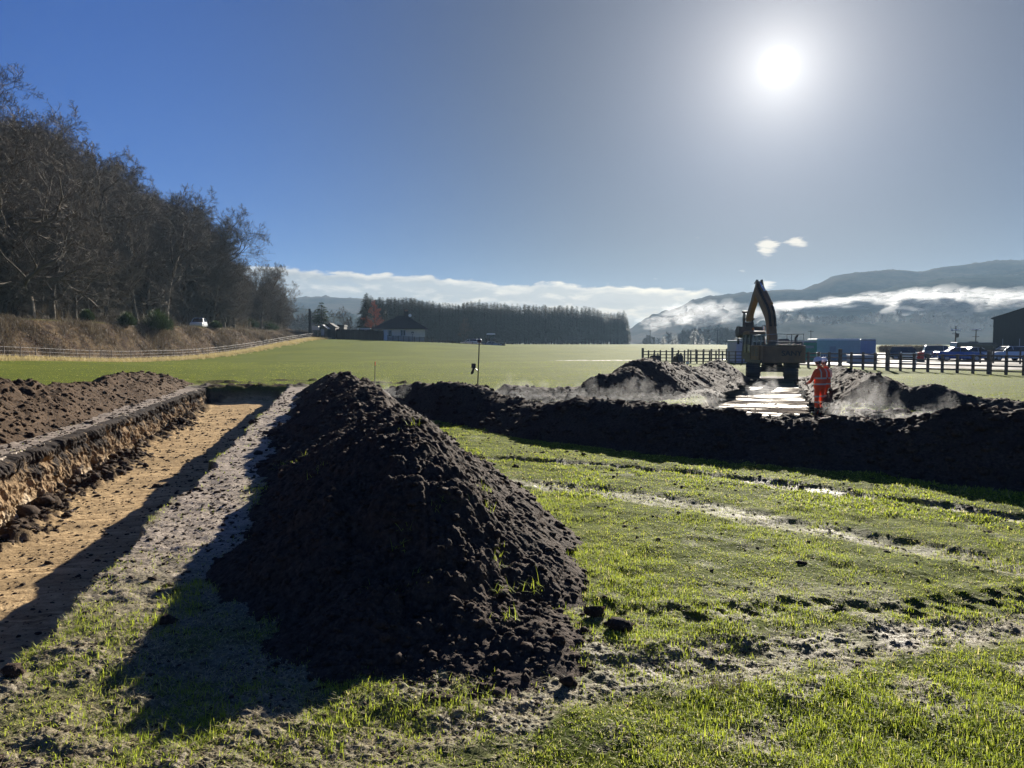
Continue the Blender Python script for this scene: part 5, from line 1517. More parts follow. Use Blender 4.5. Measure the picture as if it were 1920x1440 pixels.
kk = rg.random(len(x)) < (1 - 0.72 * L_['mud']) * (1 - L_['t1']) * (1 - cov) * (1 - 0.93 * L_['strip']) * 0.7
x, y = x[kk], y[kk]
z = ground_z(x, y, {q: v[kk] for q, v in L_.items()})
parts.append(tufts(x, y, z, rg, (6, 16), (0.02, 0.058)))
# a lush clump on the strip beside the shadow of the long mound, and turf caught in the mound
pc = [P(px_, py_) for px_, py_ in [(355, 1100), (345, 1120), (330, 1135), (370, 1095), (320, 1110), (340, 1150), (300, 1160), (310, 1185), (160, 1440), (240, 1270), (130, 1350), (600, 1385), (730, 1330), (760, 1325), (690, 1345), (860, 1310), (900, 1300), (820, 1318)]]
cx = np.repeat([p.x for p in pc], 7) + rng.normal(0, 0.09, 7 * len(pc)); cy = np.repeat([p.y for p in pc], 7) + rng.normal(0, 0.07, 7 * len(pc))
parts.append(tufts(cx, cy, ground_z(cx, cy), np.random.default_rng(4), (10, 22), (0.035, 0.09)))
def join_blades(ps):
    V = []; Q = []; T = []; A = []; o_ = 0
    for v, q, t_, a in ps:
        V.append(v); Q.append(q + o_); T.append(t_ + o_); A.append(a); o_ += len(v)
    return np.concatenate(V), np.concatenate(Q), np.concatenate(T), np.concatenate(A)
x, y, rg = scatter(150000, 3.0, 14.0, -42, 41, 17, 1.5)
L_ = ground_layers(x, y); cov = heap_cover(x, y)
k = rg.random(len(x)) < (0.25 + 0.75 * np.clip(L_['mud'] + L_['strip'], 0, 1)) * (1 - L_['t1']) * (1 - cov) * (1 - 0.6 * L_['strip'])
x, y = x[k], y[k]; m = len(x); z = ground_z(x, y, {q: v[k] for q, v in L_.items()})
lit = blades(np.stack([x, y, z + 0.003], 1), rg.uniform(0.012, 0.05, m), rg.uniform(0.0015, 0.004, m), rg.uniform(0, 6.28, m), rg.uniform(1.1, 1.55, m), rg.normal(0.1, 0.2, m), np.clip(rg.random(m) * 0.9 + 0.1, 0, 1))
lo = link('plant_litter', np_mesh('plant_litter', lit[0], [lit[1], lit[2]], False, {'tint': lit[3]}), m=M_STRAW); tag(lo, 'pale straw scraps and dead leaves trodden into the mud', 'plant litter', kind='stuff')
x, y, rg = scatter(60000, 3.0, 30.0, -42, 41, 18, 1.2)
L_ = ground_layers(x, y); cov = heap_cover(x, y)
k = rg.random(len(x)) < (0.12 + 0.7 * L_['mud'] + L_['strip'] * 0.35 + L_['foot'] + 0.25 * L_['t1'] + L_['dark']) * (1 - cov)
x, y = x[k], y[k]; m = len(x); z = ground_z(x, y, {q: v[k] for q, v in L_.items()}); dd = np.hypot(x, y)
Vc, Fc = crumbs(np.stack([x, y, z + 0.002], 1), np.exp(rg.normal(-4.9, 0.5, m)) * np.clip(dd / 6, 0.8, 3.0) * (1 + 1.2 * L_['foot'][k]), 55, 0.6)
co = link('soil_crumbs', np_mesh('soil_crumbs', Vc, Fc, True), m=M_TOPSOIL); tag(co, 'dark soil crumbs scattered over mud, scraped strip and trench floor', 'soil crumbs', kind='stuff')
V, Q, T_, A = join_blades(parts)
g = link('grass', np_mesh('grass', V, [Q, T_], False, {'tint': A}), m=M_GRASS)
tag(g, 'short bright green grass blades growing across the muddy field', 'grass', kind='stuff')
print('grass', len(Q), round(time.time() - T0, 1))
# turf torn up in the long mound
hx = []; hy = []
for (px_, d_) in [(820, 5.6), (740, 5.3), (795, 5.0), (930, 5.4), (905, 5.8), (950, 5.0), (945, 4.6), (1000, 5.2), (770, 7.2), (560, 9.3), (520, 10.5), (480, 8.2), (700, 4.9), (905, 6.4), (600, 7.5)]:
    for q in range(4):
        hx.append((px_ - 960) / F_PX * d_ + rng.normal(0, .05)); hy.append(d_ + rng.normal(0, .06))
hx = np.array(hx); hy = np.array(hy)
hz_, _ = heap_h(hx, hy, HEAP1, 100)
V, Q, T_, A = join_blades([tufts(hx, hy, np.maximum(hz_, 0) + base_z(hx, hy) + 0.05, np.random.default_rng(8), (4, 9), (0.06, 0.13), spread=.03, leanm=.9)])
g = link('turf_tufts', np_mesh('turf_tufts', V, [Q, T_], False, {'tint': A}), m=M_GRASS)
tag(g, 'stray green turf tufts sticking out of the long dark mound', 'grass', kind='stuff')

# dry tussocks along the fence and the field edge
rg = np.random.default_rng(12)
n = 5200
y = 48 + 102 * rg.random(n) ** 1.2; x = -38.2 + np.abs(rg.normal(0, 0.9, n)) * np.where(rg.random(n) < .5, 1.0, -0.5)
zz = base_z(x, y)
V, Q, T_, A = join_blades([tufts(x, y, zz, rg, (12, 22), (0.22, 0.55), (0.018, 0.035), 0.10, 0.6)])
g = link('dry_grass', np_mesh('dry_grass', V, [Q, T_], False, {'tint': A}), m=M_STRAW)
tag(g, 'pale dry grass tussocks along the foot of the wire fence', 'dry grass', kind='stuff')
# bramble and dead bracken on the road bank: arching stems
n = 52000
y = 47 + 110 * rg.random(n) ** 1.25; x = -39.0 - 4.3 * rg.random(n)
patch = fbm(x, y, 0.35, 4, 151)
k = rg.random(n) < 0.8 + 0.9 * patch
x, y, patch = x[k], y[k], patch[k]; m = len(x)
hgt = np.clip(0.5 + 1.1 * patch, 0.25, 1.5) * (1 - 0.82 * sstep(-x, 41.5, 43.0))
tintb = np.clip(0.35 + 0.5 * fbm(x, y, 0.5, 3, 152) + rg.normal(0, 0.22, m), 0, 1)
b1 = blades(np.stack([x, y, base_z(x, y) - 0.05], 1), rg.uniform(0.5, 1.2, m) * hgt * 1.4, rg.uniform(0.02, 0.045, m), rg.uniform(0, 6.28, m), np.abs(rg.normal(0.3, 0.35, m)), rg.normal(0.9, 0.5, m), tintb)
k2 = rg.random(m) < 0.8
x2 = x[k2] + rg.normal(0, .3, k2.sum()); y2 = y[k2] + rg.normal(0, .3, k2.sum()); m2 = len(x2)
b2 = blades(np.stack([x2, y2, base_z(x2, y2) + rg.uniform(0.1, 0.5, m2) * hgt[k2]], 1), rg.uniform(0.3, 0.9, m2), rg.uniform(0.015, 0.03, m2), rg.uniform(0, 6.28, m2), rg.uniform(0.6, 1.7, m2), rg.normal(0.5, 0.5, m2), np.clip(tintb[k2] + 0.15, 0, 1))
V, Q, T_, A = join_blades([b1, b2])
g = link('bramble', np_mesh('bramble', V, [Q, T_], False, {'tint': A}), m=M_BRAMBLE)
tag(g, 'tangled brown bramble and dead bracken covering the road bank', 'bramble', kind='stuff')
# scrub under the edge of the wood
n = 16000
y = 48 + 135 * rg.random(n); x = -51.5 - 7 * rg.random(n)
hgt = 1 + fbm(x, y, 0.2, 3, 155)
b1 = blades(np.stack([x, y, ground_z(x, y, None, False) - 0.1], 1), rg.uniform(0.8, 2.8, n) * hgt, rg.uniform(0.04, 0.08, n), rg.uniform(0, 6.28, n), np.abs(rg.normal(0.2, 0.25, n)), rg.normal(0.5, 0.4, n), np.clip(rg.random(n) * 0.8, 0, 1))
V, Q, T_, A = join_blades([b1])
g = link('undergrowth', np_mesh('undergrowth', V, [Q, T_], False, {'tint': A}), m=M_BRAMBLE)
tag(g, 'leafless brown scrub along the foot of the wood above the road', 'undergrowth', kind='stuff')

# evergreen broom bushes on the bank
def bush(name, label, px, d_off, yd, w_, h_, seed, mat=M_BROOM):
    rg = np.random.default_rng(seed)
    n = 2600
    th = rg.uniform(0, 6.283, n); ph = rg.random(n) ** 0.6
    r = rg.random(n) ** 0.5
    X = np.cos(th) * r * w_ * 0.5; Y = np.sin(th) * r * w_ * 0.5
    Zt = h_ * (1 - r ** 2 * 0.6) * rg.uniform(0.15, 0.8, n)
    v, q, t_, a = blades(np.stack([X * 0.8, Y * 0.8, Zt * 0.9], 1), rg.uniform(0.25, 0.6, n) * h_ * 0.5, rg.uniform(0.03, 0.06, n), th + rg.normal(0, .5, n), 0.25 + r * 0.5 + rg.normal(0, .2, n), rg.normal(0.2, 0.3, n), rg.random(n) * 0.8)
    x0 = (px - 960) / F_PX * yd
    o = empty(name, (x0, yd, float(base_z(np.array([x0]), np.array([yd]))[0])), 0, label, 'bush')
    link('foliage', np_mesh('foliage', v, [q, t_], False, {'tint': a}), o, m=mat)
    segs = [(0, 0, -0.1, math.cos(a_) * w_ * 0.3, math.sin(a_) * w_ * 0.3, h_ * 0.6, 0.04, 0.015) for a_ in np.linspace(0, 6, 9)]
    V1, F1 = seg_mesh('stems', segs, 5); link('stems', np_mesh('stems', V1, F1), o, m=M_BARK)
bush('broom_bush', 'largest dark green broom bush on the bank, left of the white car', 297, 0, 88, 4.0, 3.3, 1)
bush('broom_bush', 'medium dark broom bush left of the largest one on the bank', 240, 0, 82.0, 2.2, 1.9, 2)
bush('broom_bush', 'small dark broom bush high on the bank near its left end', 165, 0, 75.5, 1.6, 1.5, 3)
bush('broom_bush', 'small broom bush on the bank below the white car', 405, 0, 107, 2.2, 1.4, 4)
bush('broom_bush', 'low green bush at the wood edge far along the road', 505, 0, 158, 5, 3.0, 5)
bush('broom_bush', 'round dark bush at the very end of the wood beside the road', 470, 0, 150, 4.5, 2.6, 6)
# withered purple-brown weed in the near grass
x0, y0 = P(1360, 1285)[:2]
rg = np.random.default_rng(3); n = 420
X = x0 + rg.normal(0, .09, n); Y = y0 + rg.normal(0, .06, n)
b1 = blades(np.stack([X, Y, ground_z(X, Y) - .005], 1), rg.uniform(.03, .10, n), rg.uniform(.002, .004, n), rg.uniform(0, 6.28, n), rg.uniform(.2, 1.3, n), rg.normal(.5, .5, n), rg.random(n) * .5)
V, Q, T_, A = join_blades([b1])
g = link('withered_weeds', np_mesh('withered_weeds', V, [Q, T_], False, {'tint': A}), m=M_BRAMBLE)
tag(g, 'withered purple-brown weed lying in the trodden grass in front', 'weed')
# loose clods lying off the mounds
CL = [(1160, 1175, .075, 'dark clod on the grass by the long mound, largest of the loose ones'), (1115, 1150, .06, 'dark clod squeezed between long mound and largest clod'), (1065, 1275, .045, 'round dark clod on pale mud at the near corner of the long mound'),
      (1045, 1000, .05, 'clod on the grass at the right foot of the long mound, halfway along'), (315, 1160, .05, 'dark clod beside the green tuft left of the long mound'), (20, 1265, .06, 'flat pale clod at the left edge by the trench lip'),
      (967, 870, .05, 'small clod on the grass nearest the crossing bank, beside the wheel rut'), (273, 875, .06, 'clod on the trench floor near the shadow'), (222, 890, .06, 'dark clod on the orange trench floor, nearer the left wall')]
for i, (px_, py_, r_, lab) in enumerate(CL):
    zt = -0.95 if 'trench floor' in lab else 0.0
    x_, y_ = P(px_, py_ + 6, zt)[:2]
    zg = float(ground_z(np.array([x_]), np.array([y_]))[0])
    Vc, Fc = crumbs(np.array([[0, 0, r_ * 0.55], [r_ * .7, 0, r_ * .35], [-r_ * .5, r_ * .4, r_ * .4]]), [r_, r_ * .6, r_ * .65], 40 + i, 0.9)
    o = link('soil_clod', np_mesh('soil_clod', Vc, Fc, True), loc=(x_, y_, zg), m=M_TOPSOIL); tag(o, lab, 'clod')
print('plants', round(time.time() - T0, 1))

# ------------------------------------------------------------------ bungalow and garden across the field
M_CREAM = m_plain('cream_render', (0.66, 0.61, 0.54), 0.85, var=0.08, scale=1.0)
M_SLATE = m_plain('slate_roof', (0.035, 0.035, 0.04), 0.95, spec=0.05, var=0.3, scale=4, bump=.02)
M_SHED = m_plain('dark_stained_timber', (0.035, 0.03, 0.028), 0.85, scale=3)
M_HEDGE = m_plain('dark_fence_panels', (0.022, 0.022, 0.022), 0.9, scale=5)
M_GREY = m_plain('mid_grey_paint', (0.30, 0.33, 0.36), 0.5, var=0.1)
M_GREEN = m_plain('green_paint', (0.05, 0.26, 0.16), 0.5, var=0.15)
M_BLUEGREY = m_plain('blue_grey_panel', (0.36, 0.46, 0.46), 0.45, var=0.1)
M_BARN = m_plain('dark_green_cladding', (0.018, 0.03, 0.026), 0.6, var=0.2)
M_ROOFD = m_plain('dark_sheet_roof', (0.02, 0.022, 0.022), 0.95, spec=0.03)
M_TERRA = m_plain('chimney_clay', (0.2, 0.09, 0.06), 0.8)

def zat(px, yd): return at(px, yd)
def at_y(px, py, yd): return P(px, py, dist=yd)
HD = 150.0
hp = at(757, HD); hz0 = P(757, 638.5, dist=HD).z
ho = empty('bungalow', (hp.x, HD, hz0), R(11), 'low cream bungalow with a dark hipped roof at the far edge of the field', 'bungalow')
W2 = 4.35
b = MB(); b.box(-W2, W2, 0, 8.5, -0.6, 2.5); b.box(-W2 - 1.6, -W2 - 0.01, 2.2, 8.0, -0.6, 2.5); b.build('wall', M_CREAM, ho)
b = MB()
e = 0.55; z0_, z1_ = 2.35, 5.15
b.add([(-W2 - e, -e, z0_), (W2 + e, -e, z0_), (W2 + e, 8.5 + e, z0_), (-W2 - e, 8.5 + e, z0_), (-1.0, 3.6, z1_), (0.9, 4.4, z1_)], [(0, 1, 5, 4), (1, 2, 5), (2, 3, 4, 5), (3, 0, 4), (3, 2, 1, 0)])
b.add([(-W2 - 2.2, 1.7, z0_ - .02), (-W2 + 1.5, 1.7, z0_ - .02), (-W2 + 1.5, 8.6, z0_ - .02), (-W2 - 2.2, 8.6, z0_ - .02), (-2.0, 4.6, z1_ - 0.5), (-2.0, 5.4, z1_ - .5)], [(0, 1, 4), (1, 2, 5, 4), (2, 3, 5), (3, 0, 4, 5), (3, 2, 1, 0)])
rf = b.build('roof', M_SLATE, ho)
b = MB(); b.box(0.4, 1.15, 4.0, 4.7, 4.3, 5.95, tx=.02, ty=.02); b.box(0.34, 1.21, 3.94, 4.76, 5.95, 6.05); b.build('chimney', M_SLATE, rf)
b = MB(); b.cyl((0.6, 4.35, 6.05), 0.11, 0.35, 'z', 10); b.cyl((0.95, 4.35, 6.05), 0.11, 0.35, 'z', 10); b.build('chimney_pots', M_TERRA, rf)
b = MB(); b.tube([(-1.1, 3.8, 5.0), (-1.1, 3.8, 6.5)], 0.03, 5); b.tube([(-1.4, 3.8, 6.35), (-0.8, 3.8, 6.35)], 0.02, 4); b.build('aerial', M_STEEL, rf)
b = MB(); b.cyl((1.55, 3.9, 5.2), 0.32, 0.06, 'y', 16); b.build('satellite_dish', M_WHITE, rf)
b = MB(); b.box(-W2 - .02, W2 + .02, -0.62, -0.56, 2.26, 2.38); b.build('gutter', M_BLACK, ho)
for (x0, x1, z0w, z1w, nm) in ((-3.0, -2.3, 0.95, 2.05, 'window'), (-0.55, 0.35, 0.95, 2.1, 'window'), (-W2 - 1.1, -W2 - 0.6, 0.9, 2.0, 'window')):
    yy = 2.2 if x0 < -W2 else 0
    f = MB().box(x0 - .07, x1 + .07, yy - .05, yy + .02, z0w - .07, z1w + .07).build('window', M_WHITE, ho)
    if x1 - x0 > .8:
        MB().box(x0, (x0 + x1) / 2 - .04, yy - .065, yy - .045, z0w, z1w).build('pane', M_WINDOW, f); MB().box((x0 + x1) / 2 + .04, x1, yy - .065, yy - .045, z0w, z1w).build('pane', M_WINDOW, f)
    else: MB().box(x0, x1, yy - .065, yy - .045, z0w, z1w).build('pane', M_WINDOW, f)
b = MB(); b.box(-W2 + .25, -W2 + 1.15, -.05, .02, 0.0, 2.15); b.build('patio_door', M_WHITE, ho)
bt = at(774, 148.4); o = empty('bird_table', (bt.x, 148.4, hz0), 0, 'small dark roofed bird table standing before the bungalow wall', 'bird table')
b = MB(); b.tube([(0, 0, -.3), (0, 0, 1.3)], .04, 6); b.build('post', M_SHED, o)
b = MB(); b.prism([(-.32, 1.55), (.32, 1.55), (0.12, 1.75), (-.12, 1.75)], -.2, .2, 'y'); b.box(-.22, .22, -.2, .2, 1.28, 1.33); b.tube([(-.2, -.18, 1.3), (-.2, -.18, 1.56)], .015, 4); b.tube([(.2, -.18, 1.3), (.2, -.18, 1.56)], .015, 4); b.build('roofed_tray', M_SHED, o)
def simple_fence(name, label, ends, n, h, boards, mat, zoff=0.0, panel=False):
    (pxa, ya, yda), (pxb, yb, ydb) = ends
    A = P(pxa, ya, dist=yda); B = P(pxb, yb, dist=ydb)
    o = empty(name, tuple(A), 0, label, 'fence'); d = B - A
    for k in range(n + 1):
        q = d * k / n; MB().box(q.x - .05, q.x + .05, q.y - .05, q.y + .05, q.z - .4, q.z + h + .04).build('post', mat, o)
    if panel:
        s = MB(); s.prism([(0, -.5), (d.x, d.z - .5), (d.x, d.z + h), (0, h)], 0.06, 0.10, 'y', Matrix.Shear('XZ', 4, (0, 0)) if False else None)
        # shear the far end in depth by rebuilding the outline in 3-D
        s = MB(); t_ = .04
        s.add([(0, .06, -.5), (d.x, d.y + .06, d.z - .5), (d.x, d.y + .06, d.z + h), (0, .06, h), (0, .06 + t_, -.5), (d.x, d.y + .06 + t_, d.z - .5), (d.x, d.y + .06 + t_, d.z + h), (0, .06 + t_, h)], [(0, 1, 2, 3), (7, 6, 5, 4), (3, 2, 6, 7), (0, 4, 5, 1), (0, 3, 7, 4), (1, 5, 6, 2)])
        s.build('panels', mat, o)
    else:
        for r in range(boards):
            z = h * (r + 0.6) / boards
            s = MB(); s.add([(0, -.07, z - .06), (d.x, d.y - .07, d.z + z - .06), (d.x, d.y - .07, d.z + z + .06), (0, -.07, z + .06), (0, -.10, z - .06), (d.x, d.y - .10, d.z + z - .06), (d.x, d.y - .10, d.z + z + .06), (0, -.10, z + .06)], [(3, 2, 1, 0), (4, 5, 6, 7), (7, 6, 2, 3), (0, 1, 5, 4), (0, 4, 7, 3), (1, 2, 6, 5)])
            s.build('board', mat, o)
    return o
simple_fence('garden_fence', 'dark solid garden fence between the sheds and the bungalow', ((630, 633, 151), (719, 637, 146)), 10, 1.75, 0, M_HEDGE, panel=True)
simple_fence('garden_fence', 'low dark rail fence in front of the bungalow wall', ((727, 638, 146), (797, 641.5, 144)), 7, 0.95, 4, M_SHED)
simple_fence('garden_fence', 'low dark field-edge fence running right from the bungalow past the cars', ((797, 641.5, 144), (947, 649.5, 150)), 12, 0.55, 2, M_SHED)
def shed(name, label, px0, px1, pyb, yd, he, hr, mat, roofm, dep=3.0, rz=0.0, glassy=False, flat=False):
    A = P(px0, pyb, dist=yd); B = P(px1, pyb, dist=yd); w_ = B.x - A.x
    o = empty(name, ((A.x + B.x) / 2, yd, A.z), rz, label, 'shed')
    b = MB(); b.box(-w_ / 2, w_ / 2, 0, dep, -.4, he)
    if not flat: b.prism([(-w_ / 2, he), (w_ / 2, he), (0, hr)], 0, dep, 'y')
    b.build('walls', mat, o)
    r = MB()
    if flat: r.box(-w_ / 2 - .1, w_ / 2 + .1, -.1, dep + .1, he, hr)
    else:
        for s in (-1, 1): r.add([(s * (w_ / 2 + .12), -.12, he - .05), (0, -.12, hr + .03), (0, dep + .12, hr + .03), (s * (w_ / 2 + .12), dep + .12, he - .05), (s * (w_ / 2 + .12), -.12, he + .03), (0, -.12, hr + .11), (0, dep + .12, hr + .11), (s * (w_ / 2 + .12), dep + .12, he + .03)], [(0, 1, 2, 3), (4, 7, 6, 5), (0, 4, 5, 1), (3, 2, 6, 7), (0, 3, 7, 4)])
    r.build('roof', roofm, o)
    MB().box(-w_ * .16, w_ * .16, -.04, -.005, 0, he * .92).build('door', roofm if not glassy else M_GREY, o)
    return o
shed('garden_shed', 'dark apex-roofed garden shed, taller of the two by the greenhouse', 607, 629, 632, 150, 2.0, 2.75, M_SHED, M_HEDGE)
shed('greenhouse', 'small pale-framed greenhouse at the left end of the garden', 596, 614, 629, 148, 1.35, 2.05, M_GLASS, M_GREY, glassy=True)
shed('garden_shed', 'long low dark outbuilding roof behind the garden fence', 624, 645, 628, 158, 1.8, 2.15, M_SHED, M_HEDGE, flat=True)
shed('garden_shed', 'pale flat-roofed lean-to behind the dark garden fence', 676, 694, 633, 153, 1.7, 1.9, M_SHED, M_WHITE, flat=True)
t_ = at_y(591, 626, 147); o = empty('hen_house', tuple(t_), 0, 'pale box on legs at the left end of the garden by the pole', 'hen house')
MB().box(-.62, .62, 0, .9, .75, 1.55).build('box', M_CREAM, o)
for sx in (-.5, .5): MB().box(sx - .05, sx + .05, .1, .2, -.4, .745).build('leg', M_WOODP, o)
def upole(px, pyt, pyb, yd, label, arms=0, r=.13):
    B = P(px, pyb, dist=yd); T = P(px, pyt, dist=yd)
    o = empty('utility_pole', (B.x, yd, B.z - .5), 0, label, 'pole'); h = T.z - B.z + .5
    MB().tube([(0, 0, 0), (0, 0, h)], [r, r * .7], 8).build('pole', M_SHED, o)
    if arms: MB().box(-.9, .9, -.06, .06, h - .45, h - .33).build('crossarm', M_SHED, o)
    return o
upole(581, 579, 622, 148, 'thick dark pole beside the open-branched spruce', r=.3)
upole(1219, 619, 641, 330, 'thin distant pole right of the plantation block', 1, .16)
upole(1345, 618, 641, 300, 'thin distant pole left of the digger arm', 1, .16)
upole(1520, 619, 641, 230, 'thin distant pole above the green cabin', 1, .14)

# ------------------------------------------------------------------ vehicles
def m_car(name, col, rough=0.25, metal=0.0):
    return m_plain(name, col, rough, metal, var=0.06, scale=1.5, spec=0.6, coat=0.6)
M_CW = m_car('car_white', (0.62, 0.64, 0.66)); M_CS = m_car('car_silver', (0.34, 0.36, 0.38), .3, .4); M_CB = m_car('car_black', (0.015, 0.017, 0.02)); M_CBL = m_car('car_blue', (0.03, 0.08, 0.28)); M_CG = m_car('car_grey', (0.10, 0.11, 0.12), .3, .3)
def car(loc, rz, label, paint, L=4.3, Wd=1.78, H=1.48, kind='hatch', scale=1.0):
    """nose along +X"""
    o = empty('parked_car', loc, rz, label, 'car'); o.scale = (scale,) * 3
    h = L / 2; w2 = Wd / 2
    lo = [(-h, .34), (-h + .05, .55), (-h + .02, .86), (-h + .18, .98), (h * .30, .98), (h * .72, .90), (h - .10, .74), (h, .52), (h - .03, .30), (h - .6, .24), (-h + .5, .24)]
    b = MB(); n = len(lo)
    vs = [(x_, -w2 * (0.93 if z_ > .8 else 1), z_) for x_, z_ in lo] + [(x_, w2 * (0.93 if z_ > .8 else 1), z_) for x_, z_ in lo]
    b.add(vs, [tuple(range(n)), tuple(range(2 * n - 1, n - 1, -1))] + [(i, i + n, (i + 1) % n + n, (i + 1) % n) for i in range(n)])
    b.build('body', paint, o, bevel=.05)
    back = {'hatch': (-h + .12, -h + .42), 'estate': (-h + .1, -h + .28), 'saloon': (-h * .55, -h * .32)}[kind]
    gh = [(back[0], .98), (back[1], H - .06), (-h * .05, H), (h * .12, H - .05), (h * .42, .96)]
    n = len(gh); y0 = w2 * .92; y1 = w2 * .72
    vs = [(x_, -(y0 if z_ < 1.1 else y1), z_) for x_, z_ in gh] + [(x_, (y0 if z_ < 1.1 else y1), z_) for x_, z_ in gh]
    MB().add(vs, [tuple(range(n)), tuple(range(2 * n - 1, n - 1, -1))] + [(i, i + n, (i + 1) % n + n, (i + 1) % n) for i in range(n)]).build('windows', M_WINDOW, o)
    r = MB(); r.add([(gh[1][0] - .02, -y1 - .01, H - .055), (gh[3][0] + .02, -y1 - .01, H - .04), (gh[3][0] + .02, y1 + .01, H - .04), (gh[1][0] - .02, y1 + .01, H - .055), (gh[1][0] + .08, -y1 + .08, H + .01), (gh[3][0] - .1, -y1 + .08, H + .015), (gh[3][0] - .1, y1 - .08, H + .015), (gh[1][0] + .08, y1 - .08, H + .01)], [(3, 2, 1, 0), (4, 5, 6, 7), (0, 1, 5, 4), (1, 2, 6, 5), (2, 3, 7, 6), (3, 0, 4, 7)])
    for s in (-1, 1):
        for (xb, xt) in ((gh[0][0], gh[1][0]), (-.05 * h, -.05 * h), (gh[4][0], gh[3][0])):
            r.tube([(xb, s * (y0 + .005), .97), (xt, s * (y1 + .005), H - .03)], .035, 5)
    r.build('roof', paint, o)
    for s in (-1, 1):
        for xx in (-h * .62, h * .62):
            wv = MB(); wv.cyl((xx, s * (w2 - .1) - .1, .31), .31, .2, 'y', 20); wo_ = wv.build('wheel', M_RUBBER, o, smooth=True)
            MB().cyl((xx, s * (w2 + .005) - .008, .31), .19, .016, 'y', 14).build('rim', M_CS, wo_)
        MB().box(h - .2, h - .03, s * w2 * .72 - .17, s * w2 * .72 + .17, .62, .74).build('headlight', M_WHITE, o)
        MB().box(-h - .005, -h + .06, s * w2 * .78 - .1, s * w2 * .78 + .1, .70, .88).build('tail_light', M_RED, o)
    return o
YG = -0.15
def cpos(px, py, yd): 
    p = P(px, py, dist=yd); return (p.x, yd, p.z)
car(cpos(1705, 676, 82), R(-28), 'black hatchback with a pale roof line, leftmost car behind the rail fence', M_CB, kind='hatch', L=4.2, H=1.52)
car(cpos(1768, 672, 92), R(-20), 'grey estate car left of the long dark van, half hidden by the fence', M_CG, kind='estate', L=4.5, H=1.6)
car(cpos(1797, 677, 76), R(-12), 'blue car nose to the right below the long dark van', M_CBL, kind='saloon', L=4.4, H=1.4)
car(cpos(1816, 671, 96), R(8), 'low grey car glinting just under the long dark van', M_CG, kind='saloon', L=4.3, H=1.42)
car(cpos(1830, 676, 80), R(-10), 'silver car beside the blue one, under the front of the dark van', M_CS, kind='saloon', L=4.5, H=1.42)
car(cpos(1888, 676, 78), R(180), 'white estate car in front of the dark green barn', M_CW, kind='estate', L=4.5, H=1.5)
car(cpos(1936, 677, 78), R(180), 'white car cut off by the right edge of the photo', M_CW, kind='hatch')
vz = cpos(1827, 676, 104)
vo = empty('coach', vz, R(-6), 'long dark van like a coach parked left of the dark green barn', 'coach')
MB().prism([(-2.9, .35), (-2.95, 1.4), (-2.8, 2.55), (2.1, 2.5), (2.45, 2.35), (2.95, 1.35), (3.1, .9), (3.05, .35)], -1.05, 1.05, 'y').build('body', M_CB, vo, bevel=.08)
MB().box(-2.5, 1.9, -1.065, -1.052, 1.35, 2.1).build('side_window', M_WINDOW, vo)
MB().box(-.6, .2, -.5, .5, 2.52, 2.66).build('roof_vent', M_BLACK, vo)
for s in (-1, 1):
    for xx in (-1.9, 2.0): MB().cyl((xx, s * .98 - .1, .38), .38, .2, 'y', 18).build('wheel', M_RUBBER, vo, smooth=True)
MB().box(2.98, 3.07, -.8, -.45, .75, .95).build('headlight', M_WHITE, vo)
c = car((-47.2, 112, 4.05), R(-78), 'white car on the raised road below the wood, mostly hidden by brambles', M_CW, kind='hatch', L=4.1, H=1.55)
c = car(cpos(882, 648, 168), R(160), 'pale car parked at the field edge left of the tractor', M_CW, kind='hatch')
c = car(cpos(922, 651.5, 163), R(10), 'low pale car in front of the tractor', M_CS, kind='saloon', H=1.35)
tz = cpos(921, 647, 175)
to = empty('tractor', tz, R(-75), 'tractor with a white cab roof at the field edge before the plantation', 'tractor')
MB().box(.3, 2.1, -.4, .4, .8, 1.55).build('bonnet', M_BLACK, to, bevel=.06)
b = MB()
for sx in (-1.0, .35):
    for sy in (-.72, .72): b.box(sx - .05, sx + .05, sy - .05, sy + .05, .9, 2.5)
b.box(-1.05, .4, -.77, .77, .75, 1.3); b.build('cab', M_BLACK, to)
MB().box(-.98, .33, -.7, .7, 1.3, 2.48).build('cab_glass', M_GLASS, to)
MB().box(-1.25, .6, -.9, .9, 2.5, 2.72, tx=.15, ty=.15).build('cab_roof', M_WHITE, to)
for sy in (-.85, .85):
    MB().cyl((-.7, sy - .2, .8), .82, .4, 'y', 24).build('rear_wheel', M_RUBBER, to, smooth=True); MB().cyl((1.6, sy - .14, .5), .5, .28, 'y', 20).build('front_wheel', M_RUBBER, to, smooth=True)
tr = empty('trailer', cpos(936, 650.5, 165), 0, 'low dark flat trailer right of the tractor', 'trailer')
MB().box(-1.35, 1.2, -.9, .9, .35, .8).build('bed', M_SHED, tr)
for xx in (-.6, .4): MB().cyl((xx, -1.0, .28), .28, .2, 'y', 16).build('wheel', M_RUBBER, tr, smooth=True)
MB().box(1.15, 1.25, -.9, .9, .8, 1.3).build('tailboard', M_SHED, tr)

# ------------------------------------------------------------------ yard behind the rail fence
yard_pts = [(24.2, 60.5), (31.0, 52.5), (36.5, 46.6), (80, 50), (130, 70), (130, 125), (52, 125), (30, 96), (22.5, 84)]
b = bpy.data.meshes.new('yard')
vs = [(x_, y_, gz1(x_, y_) + .02) for x_, y_ in yard_pts]
